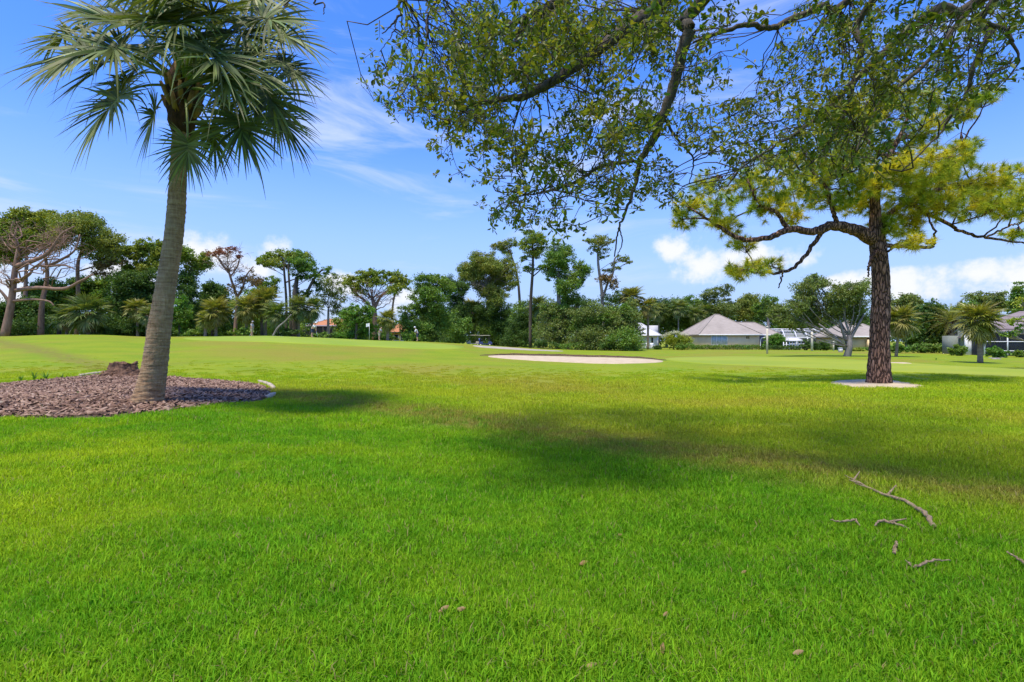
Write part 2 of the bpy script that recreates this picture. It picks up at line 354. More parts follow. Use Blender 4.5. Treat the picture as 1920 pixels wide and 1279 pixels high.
plain('stucco_beige', (0.82, 0.63, 0.37), 0.9, var=0.06, scale=1.2)
plain('stucco_tan', (0.62, 0.50, 0.27), 0.9, var=0.06, scale=1.2)
plain('stucco_white', (0.72, 0.71, 0.68), 0.85, var=0.06)
plain('stucco_grey', (0.20, 0.22, 0.18), 0.9, var=0.08)
plain('white_metal', (0.78, 0.79, 0.80), 0.4, var=0.04)
plain('pale_post', (0.60, 0.54, 0.42), 0.8, var=0.15, scale=6)
plain('dark_trim', (0.07, 0.06, 0.055), 0.7)
plain('window_glass', (0.42, 0.50, 0.52), 0.12, var=0.1)
plain('window_dark', (0.02, 0.022, 0.03), 0.1, var=0.2)
plain('concrete_edge', (0.44, 0.375, 0.28), 0.9, var=0.15, scale=8, bump=0.4)
plain('cart_cream', (0.66, 0.62, 0.52), 0.4, var=0.05)
plain('cart_blue', (0.055, 0.075, 0.24), 0.3, var=0.08)
plain('cart_black', (0.025, 0.025, 0.028), 0.6)
plain('rubber', (0.02, 0.02, 0.02), 0.85)
plain('skin', (0.50, 0.30, 0.20), 0.6, var=0.05)
plain('cloth_white', (0.74, 0.75, 0.78), 0.9, var=0.05)
plain('cloth_grey', (0.36, 0.36, 0.38), 0.9, var=0.06)
plain('cloth_navy', (0.05, 0.06, 0.10), 0.9, var=0.1)
plain('cloth_khaki', (0.40, 0.35, 0.25), 0.9, var=0.08)
plain('flag_white', (0.82, 0.82, 0.80), 0.9, var=0.03)
def shingle(name, c1, c2, rows=9.0):
    n = NT(name); v = n.coord('Object', (0.6, 0.6, rows)); f = n.noise(2.2, 4, 0.6, vec=v); g2 = n.noise(0.5, 3)
    n.color(n.mix(n.mix(c1, c2, n.rng(f, 0.3, 0.7)), n.mix(c1, (0.7, 0.7, 0.7), 1.0, 'MULTIPLY'), n.rng(g2, 0.45, 0.8, 0, 0.5))); n.p.inputs['Roughness'].default_value = 0.9
    n.bump(f, 0.5, 0.03); M[name] = n.m
shingle('shingle_grey', (0.28, 0.243, 0.205), (0.37, 0.325, 0.28)); shingle('roof_white', (0.48, 0.48, 0.49), (0.56, 0.56, 0.57))
shingle('tile_orange', (0.38, 0.15, 0.065), (0.50, 0.23, 0.11)); shingle('roof_mauve', (0.19, 0.15, 0.145), (0.27, 0.225, 0.22))
def screenmat():
    n = NT('screen_mesh'); n.color((0.016, 0.018, 0.028)); n.p.inputs['Roughness'].default_value = 0.5
    t = n.N('ShaderNodeBsdfTransparent'); ms = n.N('ShaderNodeMixShader'); ms.inputs[0].default_value = 0.18
    n.L(n.p.outputs[0], ms.inputs[1]); n.L(t.outputs[0], ms.inputs[2]); n.L(ms.outputs[0], n.out.inputs[0]); M['screen'] = n.m
    n = NT('screen_light'); n.color((0.35, 0.36, 0.40)); n.p.inputs['Roughness'].default_value = 0.5
    t = n.N('ShaderNodeBsdfTransparent'); ms = n.N('ShaderNodeMixShader'); ms.inputs[0].default_value = 0.7
    n.L(n.p.outputs[0], ms.inputs[1]); n.L(t.outputs[0], ms.inputs[2]); n.L(ms.outputs[0], n.out.inputs[0]); M['screen_light'] = n.m
screenmat()

# ------------------------------------------------------------------ the ground
def make_ground():
    n = 460
    t = np.linspace(-1, 1, n); k = 7.4
    gx = np.sinh(k*t)/np.sinh(k)*2600
    gy = np.sinh(k*t)/np.sinh(k)*2600+12
    XX, YY = np.meshgrid(gx, gy)
    ZZ = Z(XX, YY)
    V = np.stack([XX, YY, ZZ], -1).reshape(-1, 3)
    i = np.arange(n-1)[:, None]*n+np.arange(n-1)[None, :]
    q = np.stack([i, i+1, i+n+1, i+n], -1).reshape(-1, 4)
    structure(link('lawn', mkmesh('lawn', V, {4: q}, M['lawn'], True)))
make_ground()

def sheet(name, outline, mat, dz=0.012, parent=None, crown=0.0, res=0.35, lip=True):
    """a sheet that follows the ground inside an outline of ground points"""
    O = np.array(outline)[:, :2]
    # resample, smooth
    for _ in range(3):
        a = O*0.75+np.roll(O, -1, 0)*0.25; b = O*0.25+np.roll(O, -1, 0)*0.75
        O = np.stack([a, b], 1).reshape(-1, 2)
    c = O.mean(0); rings = 14; m = len(O)
    V = []
    for r in range(rings+1):
        s_ = 1-r/rings
        q = c+(O-c)*s_
        z = Z(q[:, 0], q[:, 1])+dz+crown*(1-s_**2)
        V.append(np.column_stack([q, z]))
    if lip:
        q = c+(O-c)*1.004; V.insert(0, np.column_stack([q, Z(q[:, 0], q[:, 1])-0.05])); rings += 1
    V = np.concatenate(V)
    i = np.arange(rings)[:, None]*m; j = np.arange(m)[None, :]; k = (j+1) % m
    Q = np.stack([i+j, i+k, i+m+k, i+m+j], -1).reshape(-1, 4)
    return link(name, mkmesh(name, V, {4: Q}, mat, True), parent), O
def inside(O, x, y):
    n = len(O); r = np.zeros(np.shape(x), bool); j = n-1
    for i in range(n):
        xi, yi = O[i]; xj, yj = O[j]
        cnd = ((yi > y) != (yj > y)) & (x < (xj-xi)*(y-yi)/(yj-yi+1e-12)+xi)
        r ^= cnd; j = i
    return r
BUNKER = [proj(*p) for p in [(905, 668.5), (960, 667), (1050, 669), (1130, 671), (1200, 673), (1252, 678), (1225, 681.5), (1160, 683.5), (1080, 681), (1000, 677), (940, 673)]]
o, bunker_O = sheet('sand_bunker', BUNKER, M['sand'], 0.03); structure(o)
# grassy lip standing up behind the sand
def bunker_lip():
    pts = [proj(*p) for p in [(900, 667.5), (960, 666.3), (1050, 668.2), (1130, 670.2), (1200, 672.3), (1250, 676.5)]]
    t = np.linspace(0, 5, 70); Pn = np.stack([np.interp(t, np.arange(6), [p[k] for p in pts]) for k in range(3)], 1)
    V = []; env = np.sin(np.linspace(0.05, PI-0.05, 70))**0.5
    for dy, dz in ((-0.45, -0.04), (0.0, 0.0), (0.02, 0.17), (0.35, 0.22), (1.6, 0.15), (3.6, -0.03)):
        q = Pn.copy(); q[:, 1] += dy; q[:, 2] = Z(q[:, 0], q[:, 1])+dz*env+0.012*np.sin(t*13+dy); V.append(q)
    V = np.concatenate(V); m = 70
    i = np.arange(5)[:, None]*m+np.arange(m-1)[None, :]
    Q = np.stack([i, i+1, i+m+1, i+m], -1).reshape(-1, 4)
    me = mkmesh('bunker_lip', V, {4: Q}, [M['lawn'], M['mulch']], True)
    mi = np.zeros(len(Q), np.int32); mi[69:138] = 1; me.polygons.foreach_set('material_index', mi)
    structure(link('bunker_lip', me))
bunker_lip()
o, _ = sheet('cart_path', [proj(*p) for p in [(884, 648.6), (900, 649.2), (960, 652.8), (1020, 657), (1060, 659.2), (1050, 659.8), (1000, 658.2), (940, 655), (895, 651.6)]], M['path'], 0.04); structure(o)
o, _ = sheet('putting_green', [proj(*p) for p in [(340, 634), (420, 632.6), (560, 632), (640, 637.6), (740, 642), (850, 647), (880, 653), (820, 657), (700, 651), (560, 645), (420, 641), (350, 637.5)]], M['green'], 0.03); structure(o)
o, _ = sheet('fairway', [proj(*p) for p in [(1245, 671), (1400, 668.5), (1600, 674), (1790, 688), (1990, 695), (2300, 705), (2300, 730), (1980, 713), (1760, 701), (1500, 690), (1330, 684), (1250, 677)]], M['fairway'], 0.02); structure(o); fairway_O = _
o, sandring_O = sheet('sand_bed', [proj(*p) for p in [(1550, 717), (1590, 713.5), (1655, 712.5), (1705, 719), (1748, 728), (1690, 731.5), (1620, 730), (1575, 724)]], M['sand'], 0.02); structure(o)
o, _ = sheet('sand_patch', [proj(*p) for p in [(1660, 681), (1690, 680), (1716, 683), (1690, 684.5), (1660, 684)]], M['sand'], 0.02); structure(o)
MB = [proj(*p) for p in [(0, 785), (100, 786), (240, 782), (350, 769), (430, 758), (490, 752), (513, 745), (500, 727), (470, 720), (400, 714), (310, 707), (200, 703.5), (150, 708), (60, 716), (0, 722), (-120, 728), (-260, 745), (-200, 775), (-100, 783)]]
mulch_bed, mulch_O = sheet('mulch_bed', MB, M['mulch'], 0.015, crown=0.03); structure(mulch_bed)
def chips():
    a = Acc(); n = 15000
    lo, hi = mulch_O.min(0), mulch_O.max(0)
    p = rng.uniform(lo, hi, (n*2, 2)); p = p[inside(mulch_O, p[:, 0], p[:, 1])][:n]; n = len(p)
    z = Z(p[:, 0], p[:, 1])+0.03+rng.uniform(0, 0.035, n)
    L_ = rng.uniform(0.03, 0.085, n); W_ = rng.uniform(0.010, 0.028, n); H_ = rng.uniform(0.004, 0.010, n)
    th = rng.uniform(0, 2*PI, n); pit = rng.normal(0, 0.35, n); rol = rng.normal(0, 0.5, n)
    ax = np.stack([np.cos(th)*np.cos(pit), np.sin(th)*np.cos(pit), np.sin(pit)], 1)
    bx = np.stack([-np.sin(th)*np.cos(rol), np.cos(th)*np.cos(rol), np.sin(rol)], 1); cx = np.cross(ax, bx)
    c = np.column_stack([p, z])
    V = np.stack([c+sa*ax*L_[:, None]*(1 if sc < 0 else 0.82)+sb*bx*W_[:, None]+sc*cx*H_[:, None] for sa, sb, sc in
                  [(-1,-1,-1),(1,-1,-1),(1,1,-1),(-1,1,-1),(-1,-1,1),(1,-1,1),(1,1,1),(-1,1,1)]], 1)
    base = np.arange(n)[:, None, None]*8
    q = np.array([(4,5,6,7),(0,1,5,4),(1,2,6,5),(2,3,7,6),(3,0,4,7)])[None]+base
    a.add(V.reshape(-1, 3), q.reshape(-1, 4)); o = a.build('bark_chips', M['chip'], mulch_bed); o['kind'] = 'stuff'
chips()

# ------------------------------------------------------------------ grass blades near the camera (uncountable)
def make_grass():
    coll = bpy.data.collections.new('grass_tufts')
    for v in range(6):
        n = 330; r = np.random.default_rng(100+v)
        rad = 0.21*np.sqrt(r.uniform(0, 1, n)); th = r.uniform(0, 2*PI, n)
        b = np.column_stack([rad*np.cos(th), rad*np.sin(th), np.zeros(n)])
        h = r.uniform(0.028, 0.062, n)*(1+0.25*r.normal(0, 1, n).clip(-1, 1.6)); w = r.uniform(0.0018, 0.0034, n)
        d = r.uniform(0, 2*PI, n); lean = r.uniform(0.15, 1.05, n)
        dirv = np.column_stack([np.cos(d), np.sin(d), np.zeros(n)]); side = np.column_stack([-np.sin(d), np.cos(d), np.zeros(n)])
        up = np.array([0, 0, 1.0])
        mid = b+up*(h*0.6)[:, None]+dirv*(h*lean*0.28)[:, None]; tip = b+up*(h*(1-0.25*lean))[:, None]+dirv*(h*lean*0.85)[:, None]
        V = np.stack([b-side*w[:, None], b+side*w[:, None], mid+side*w[:, None]*0.85, mid-side*w[:, None]*0.85, tip], 1)
        base = np.arange(n)[:, None]*5
        me = mkmesh('grass_tuft', V.reshape(-1, 3), {4: base+np.array([[0, 1, 2, 3]]), 3: base+np.array([[3, 2, 4]])}, M['blade'])
        o = bpy.data.objects.new('grass_tuft', me); coll.objects.link(o)
    pts, sc = [], []
    for d0, d1, step, s in ((1.0, 5.0, 0.135, 1.0), (5.0, 9.0, 0.20, 1.15), (9.0, 16.0, 0.34, 1.45), (16.0, 31.0, 0.5, 1.6)):
        gx = np.arange(-d1*1.15, d1*1.15, step); gy = np.arange(d0, d1, step)
        XX, YY = np.meshgrid(gx, gy); XX = XX+rng.uniform(-.5, .5, XX.shape)*step; YY = YY+rng.uniform(-.5, .5, YY.shape)*step
        k = (np.abs(XX) < YY*1.06+0.8); x, y = XX[k], YY[k]
        k = ~(inside(mulch_O, x, y) | inside(sandring_O, x, y) | inside(bunker_O, x, y) | inside(fairway_O, x, y)); x, y = x[k], y[k]
        if d0 > 15: k = rng.uniform(0, 1, len(x)) < np.clip((31-y)/13, 0, 1); x, y = x[k], y[k]
        pts.append(np.column_stack([x, y, Z(x, y)-0.004])); sc.append(np.full(len(x), s)*rng.uniform(0.8, 1.2, len(x))*np.clip((33-y)/14, 0.3, 1)*(1+0.22*np.sin(x*1.9+np.sin(y*2.3)*1.7)*np.sin(y*1.6+1.3*np.sin(x*1.1))))
    pts = np.concatenate(pts); sc = np.concatenate(sc)
    me = bpy.data.meshes.new('grass'); me.vertices.add(len(pts)); me.vertices.foreach_set('co', pts.astype(np.float32).ravel())
    at = me.attributes.new('scl', 'FLOAT', 'POINT'); at.data.foreach_set('value', sc.astype(np.float32))
    o = link('grass', me); tag(o, 'short bright green lawn grass in the foreground', 'grass', kind='stuff')
    ng = bpy.data.node_groups.new('grass', 'GeometryNodeTree')
    ng.interface.new_socket('Geometry', in_out='INPUT', socket_type='NodeSocketGeometry'); ng.interface.new_socket('Geometry', in_out='OUTPUT', socket_type='NodeSocketGeometry')
    N = ng.nodes.new; L = ng.links.new
    gi, go = N('NodeGroupInput'), N('NodeGroupOutput')
    ci = N('GeometryNodeCollectionInfo'); ci.inputs['Collection'].default_value = coll; ci.inputs['Separate Children'].default_value = True; ci.inputs['Reset Children'].default_value = True
    iop = N('GeometryNodeInstanceOnPoints'); iop.inputs['Pick Instance'].default_value = True
    rv = N('FunctionNodeRandomValue'); rv.data_type = 'FLOAT_VECTOR'; rv.inputs['Min'].default_value = (-0.06, -0.06, 0); rv.inputs['Max'].default_value = (0.06, 0.06, 6.283)
    ri = N('FunctionNodeRandomValue'); ri.data_type = 'INT'
    for s in ri.inputs:
        if s.name == 'Max' and s.type == 'INT': s.default_value = 5
        if s.name == 'Min' and s.type == 'INT': s.default_value = 0
    na = N('GeometryNodeInputNamedAttribute'); na.data_type = 'FLOAT'; na.inputs['Name'].default_value = 'scl'
    m2p = N('GeometryNodeMeshToPoints')
    L(gi.outputs[0], m2p.inputs[0]); L(m2p.outputs[0], iop.inputs['Points']); L(ci.outputs[0], iop.inputs['Instance'])
    L(rv.outputs['Value'], iop.inputs['Rotation'])
    L([s for s in ri.outputs if s.type == 'INT'][0], iop.inputs['Instance Index'])
    L([s for s in na.outputs if s.type == 'VALUE'][0], iop.inputs['Scale']); L(iop.outputs[0], go.inputs[0])
    md = o.modifiers.new('grass', 'NODES'); md.node_group = ng
    return o
make_grass()

# ------------------------------------------------------------------ foliage helpers
def unit(v): return v/(np.linalg.norm(v, axis=-1, keepdims=True)+1e-9)
def rhombs(a, c, L_, W_, up=0.35, axis=None):
    """leaf-sized four-cornered faces, slightly folded"""
    n = len(c); nrm = unit(rng.normal(0, 1, (n, 3))+np.array([0, 0, up*2]))
    ax = unit(np.cross(nrm, rng.normal(0, 1, (n, 3)))) if axis is None else unit(axis)
    bx = unit(np.cross(nrm, ax)); nn = np.cross(ax, bx)
    L_ = np.broadcast_to(L_, (n,))[:, None]; W_ = np.broadcast_to(W_, (n,))[:, None]
    V = np.stack([c-ax*L_*0.5, c+bx*W_*0.5+nn*W_*0.15-ax*L_*0.06, c+ax*L_*0.5, c-bx*W_*0.5+nn*W_*0.15-ax*L_*0.06], 1)
    a.add(V.reshape(-1, 3), np.arange(n*4).reshape(n, 4))
def in_ball(n, p=0.5):
    return unit(rng.normal(0, 1, (n, 3)))*(rng.uniform(0, 1, (n, 1))**p)
def fill(a, c, r, leaf, dens=1.0, sub=None, p=0.4):
    """one clump: sub-clumps of leaves on and inside an ellipsoid"""
    c = np.asarray(c); r = np.asarray(r, float)
    rm = float(np.cbrt(r.prod())); ns = sub or max(5, int(9*dens*(rm/0.9)**1.6)); ns = min(ns, 60)
    sc = c+in_ball(ns, p)*r
    sr = rm*rng.uniform(0.22, 0.42, ns)
    for k in range(ns):
        nl = int(dens*min(260, max(30, 20*(sr[k]/leaf)**2)))
        q = sc[k]+rng.normal(0, 1, (nl, 3))*sr[k]*np.array([0.62, 0.62, 0.42])
        s_ = leaf*rng.uniform(0.6, 1.35, nl)
        rhombs(a, q, s_, s_*rng.uniform(0.4, 0.62, nl))
    return sc
def bend(a, b, n=6, sag=0.12, jit=0.05):
    a = np.asarray(a, float); b = np.asarray(b, float); t = np.linspace(0, 1, n)[:, None]; d = np.linalg.norm(b-a)
    off = rng.normal(0, 1, 3)*sag*d
    q = a+(b-a)*t+off*np.sin(t*PI)*0.5
    q[1:-1] += rng.normal(0, jit*d/n*1.5, (n-2, 3)); return q
def spline(pts, n=24):
    p = np.asarray(pts, float); m = len(p)
    if m < 3: return np.stack([np.interp(np.linspace(0, m-1, n), np.arange(m), p[:, k]) for k in range(p.shape[1])], 1)
    pp = np.concatenate([2*p[:1]-p[1:2], p, 2*p[-1:]-p[-2:-1]]); out = []
    for u in np.linspace(0, m-1-1e-6, n):
        i = int(u); t = u-i; a, b, c_, d = pp[i], pp[i+1], pp[i+2], pp[i+3]
        out.append(0.5*((2*b)+(-a+c_)*t+(2*a-5*b+4*c_-d)*t*t+(-a+3*b-3*c_+d)*t**3))
    return np.array(out)
def tree(name, label, D, trunk, tw, clumps, leaf='leaf_mid', lsize=0.3, bark='bark_grey', dens=1.0, group=None, cat='tree', zspread=0.8, flat=1.0, limbs=True, twigs=3, extra=None, low=0.15):
    """trunk: photo pixels from the ground up; clumps: (px, py, rx, ry[, material]) in photo pixels at distance D"""
    base = G(trunk[0][0], D, -0.05); t = thing(name, label, cat, base, group)
    s = D/F
    pts = [base]+[P(px, py, D)+np.array([0, rng.uniform(-.3, .3), 0]) for px, py in trunk[1:]]
    sp = spline(pts, 16); wid = np.interp(np.linspace(0, 1, 16), np.linspace(0, 1, len(tw)), np.array(tw)*s/2)/math.sqrt(1+((trunk[0][0]-960)/F)**2)
    a = Acc(); a.tube(sp, wid, 9); a.build('trunk', M[bark], t, True)
    br = Acc(); crowns = {}
    for cl in clumps:
        px, py, rx, ry = cl[:4]; mt = cl[4] if len(cl) > 4 else leaf
        c = P(px, py, D)+np.array([0, rng.uniform(-1, 1)*zspread*rx*s*1.2, 0]); r = np.array([rx, rx*zspread, ry])*s
        if limbs:
            k = int(np.clip(np.argmin(np.abs(sp[:, 2]-(c[2]-abs(c[0]-sp[-1, 0])*0.55))), int(low*15), 15))
            l = bend(sp[k], c, 7); w0 = min(wid[k]*0.55, 0.09*max(0.5, np.linalg.norm(r)*0.35)); br.tube(l, np.linspace(w0, 0.03, 7), 5)
        if name == 'thicket_tree' and rng.uniform() < .4: mt = {'leaf_olive': 'leaf_mid', 'leaf_mid': 'leaf_dark', 'leaf_dark': 'leaf_mid'}[mt]
        sc = fill(crowns.setdefault(mt, Acc()), c, r*(1.12 if name != 'thicket_tree' else .98), lsize, dens*1.3)
        if limbs:
            for q in sc[rng.permutation(len(sc))[:twigs]]: br.tube(bend(l[rng.integers(3, 6)], q, 5), np.linspace(0.05, 0.015, 5), 4)
    if extra: extra(br, sp, s)
    if br.n: br.build('branches', M[bark], t)
    for mt, a in crowns.items():
        o = a.build('crown', M[mt], t)
        if len(crowns) > 1 and mt in ('leaf_red', 'leaf_brown', 'white_blossom'): o['label'] = {'leaf_red': 'reddish brown dying foliage', 'leaf_brown': 'brown dry foliage', 'white_blossom': 'white blossoms'}[mt]
    return t
def blob(px, py, rx, ry, n=7, k=0.5):
    """break one outline into smaller clumps"""
    out = []
    for i in range(n):
        th = i/n*2*PI+rng.uniform(-.4, .4); q = rng.uniform(0.35, 0.85)
        out.append((px+math.cos(th)*rx*q*0.75, py+math.sin(th)*ry*q*0.75, rx*k*rng.uniform(.7, 1.1), ry*k*rng.uniform(.7, 1.1)))
    out.append((px, py, rx*k, ry*k)); return out
def dome(px, py, rx, ry, n=9, th=0.4):
    """flat umbrella crown: clumps along an arch"""
    out = []
    for i in range(n):
        u = -1+2*(i+.5)/n+rng.uniform(-.06, .06)
        out.append((px+u*rx*0.9, py-ry*0.6*math.sqrt(max(0, 1-u*u))+ry*0.3+rng.uniform(-.1, .1)*ry, rx*1.25/n*1.7, ry*th*rng.uniform(.8, 1.15)))
    return out
def bush(name, label, px, D, w, ytop, leaf='leaf_mid', lsize=0.2, dens=1.0, group=None, cat='bush', depth=0.7, extra=None, n=8):
    """low shrub standing on the ground; w: photo pixels wide, ytop: photo row of its top"""
    base = G(px, D, -0.03); s = D/F; t = thing(name, label, cat, base, group)
    ht = Zp(ytop, D)-base[2]; hw = w*s/2; st = Acc(); cr = Acc()
    for i in range(n):
        u = rng.uniform(-.8, .8) if n > 3 else 0; v = rng.uniform(-.7, .7)*depth; hh = ht*(1-0.35*u*u)*rng.uniform(.75, 1.0)
        c = base+np.array([u*hw*0.8, v*hw*0.6, hh*0.55]); r = np.array([hw*0.38, hw*0.38*depth+0.1, hh*0.46])
        fill(cr, c, r, lsize, dens, p=0.5); st.tube(bend(base+np.array([u*hw*0.3, v*hw*0.2, 0]), c, 5), np.linspace(0.035, 0.012, 5), 4)
    st.build('stems', M['bark_dark'], t); cr.build('foliage', M[leaf], t)
    if extra: extra(t, base, hw, ht)
    return t
def hedge(name, label, pxa, pxb, D, ytop, leaf='leaf_mid', lsize=0.16, depth=0.9, cat='hedge', group=None, dens=1.0):
    a, b = G(pxa, D), G(pxb, D); mid = (a+b)/2; t = thing(name, label, cat, (mid[0], mid[1], mid[2]-0.03), group)
    L_ = b[0]-a[0]; n = int(L_*dens*520*0.16/lsize*max(0.5, (Zp(ytop, D)-mid[2])))
    x = rng.uniform(a[0], b[0], n); ht = Zp(ytop, D)-mid[2]
    y = D+rng.uniform(-.5, .5, n)*depth; z = mid[2]+rng.uniform(0, 1, n)**0.7*ht*(1+0.06*np.sin(x*2.3)+0.05*np.sin(x*5.1))
    cr = Acc(); s_ = lsize*rng.uniform(.6, 1.3, n); rhombs(cr, np.column_stack([x, y, z]), s_, s_*0.55); cr.build('foliage', M[leaf], t)
    st = Acc()
    for xx in np.arange(a[0]+.2, b[0], 0.6): st.tube([(xx, D, mid[2]-.03), (xx+.1, D, mid[2]+ht*.7)], [.03, .015], 4)
    st.build('stems', M['bark_dark'], t); return t

# ------------------------------------------------------------------ fan palms
def fan_frond(nseg=44, R=1.25, pet=1.5, droop=0.55, nq=5, seed=0, wid=0.026, spread=2.6, pw=0.022, sag=0.5, fold=0.25):
    """costapalmate leaf pointing along +X from the petiole's foot at the origin; returns (blade V,F) and petiole points"""
    r = np.random.default_rng(seed)
    t = np.linspace(0, 1, 8); pp = np.column_stack([pet*t, 0*t, -sag*pet*0.35*t**2])
    hub = pp[-1]; hd = unit(pp[-1]-pp[-2]); sidev = np.array([0, 1.0, 0]); upv = np.cross(hd, sidev)
    a = Acc()
    for i in range(nseg):
        u = -1+2*(i+.5)/nseg; ang = u*spread+r.normal(0, 0.03); ln = R*(1-0.30*abs(u)**2.2)*r.uniform(.86, 1.08)
        # costa bends down through the blade: middle segments start farther out
        st = hub+hd*R*0.28*(1-abs(u))**1.5-np.array([0, 0, 1])*R*0.10*(1-abs(u))
        d = hd*math.cos(ang)+sidev*math.sin(ang)+upv*(fold*abs(math.sin(ang))+r.normal(0, .05)); d = unit(d)
        q = np.linspace(0, 1, nq+1)
        dr = droop*r.uniform(.6, 1.5)
        c = st+d*(ln*q)[:, None]-np.array([0, 0, 1])*(ln*dr*0.75*q**2.4)[:, None]
        tan = np.gradient(c, axis=0); sd = unit(np.cross(tan, upv+r.normal(0, .25, 3)))
        w = wid*R/1.25*np.interp(q, [0, .35, .75, 1], [0.45, 1.0, 0.55, 0.06])
        V = np.stack([c-sd*w[:, None], c+sd*w[:, None]], 1).reshape(-1, 3)
        k = np.arange(nq)[:, None]*2; a.add(V, k+np.array([[0, 1, 3, 2]]))
    p = Acc(); p.tube(pp, np.linspace(pw*1.6, pw*0.8, 8), 5)
    return a, p
def acc_mesh(name, a, mat): return mkmesh(name, np.concatenate(a.V), {k: np.concatenate(v) for k, v in a.F.items()}, mat)
def orient(az, el, roll=0.0):
    """+X turned to azimuth az and elevation el"""
    return Matrix.Rotation(az, 4, 'Z') @ Matrix.Rotation(-el, 4, 'Y') @ Matrix.Rotation(roll, 4, 'X')
FAR_FRONDS = [[acc_mesh('frond', x, None) for x in fan_frond(26, 0.85, 0.75, 0.5, 3, 40+i, wid=0.075, pw=0.025)] for i in range(5)]
def far_variants(mats):
    out = []
    for b, p in FAR_FRONDS:
        b = b.copy(); b.materials.append(mats[0]); p = p.copy(); p.materials.append(mats[1]); out.append((b, p))
    return out
FV = {'green': far_variants((M['palm_frond_far'], M['petiole'])), 'gold': far_variants((M['palm_frond_gold'], M['petiole'])), 'dry': far_variants((M['palm_dry'], M['palm_dry']))}
def fan_palm(label, px, D, ycrown, yrad, tone='green', n=24, dry=7, tw=0.32, lean=0, group=None, trunk_bark='palm_far_bark', zoff=0.0, cat='palm tree', petioles=False):
    base = G(px, D, -0.05); t = thing('fan_palm', label, cat, base, group); s = D/F
    top = P(px+lean, ycrown, D); sc = yrad*s/1.8
    if top[2] < base[2]+0.4: top[2] = base[2]+0.4
    a = Acc(); sp = spline([base, base*0.55+top*0.45+np.array([lean*s*-0.1, 0, 0]), top], 12); rr = np.linspace(tw*0.62, tw*0.45, 12)*(1+0.05*np.sin(np.arange(12)*2.1))
    a.tube(sp, rr, 10); a.build('trunk', M[trunk_bark], t, True)
    a = Acc()
    for i in range(26):   # old leaf bases under the crown
        th = i*2.4; z = top[2]-0.1-0.85*sc*(i/26); rad = tw*0.5
        p0 = np.array([top[0]+math.cos(th)*rad, top[1]+math.sin(th)*rad, z]); a.tube([p0, p0+np.array([math.cos(th)*0.16, math.sin(th)*0.16, 0.26])*sc], [0.06*sc, 0.03*sc], 4)
    a.build('leaf_bases', M['boot'], t)
    n = int(n*1.6); dry = int(dry*1.4)
    for i in range(n+dry):
        isdry = i >= n
        az = i*2.39996+rng.uniform(-.2, .2)
        el = math.radians(rng.uniform(-88, -52)) if isdry else math.radians(88-150*((i+.5)/n))
        b, p = FV['dry' if isdry else tone][rng.integers(0, 5)]
        k = sc*rng.uniform(.85, 1.12)*(0.8 if isdry else 1)
        mat = Matrix.Translation(Vector(top)) @ orient(az, el, rng.uniform(-.3, .3)) @ Matrix.Scale(k, 4)
        o = bpy.data.objects.new('frond', b); C.objects.link(o); o.parent = t; o.matrix_parent_inverse = Matrix.Translation(-t.location); o.matrix_basis = mat
        if isdry: o['label'] = 'dry brown hanging frond'
        if petioles:
            q = bpy.data.objects.new('petiole', p); C.objects.link(q); q.parent = o
    return t

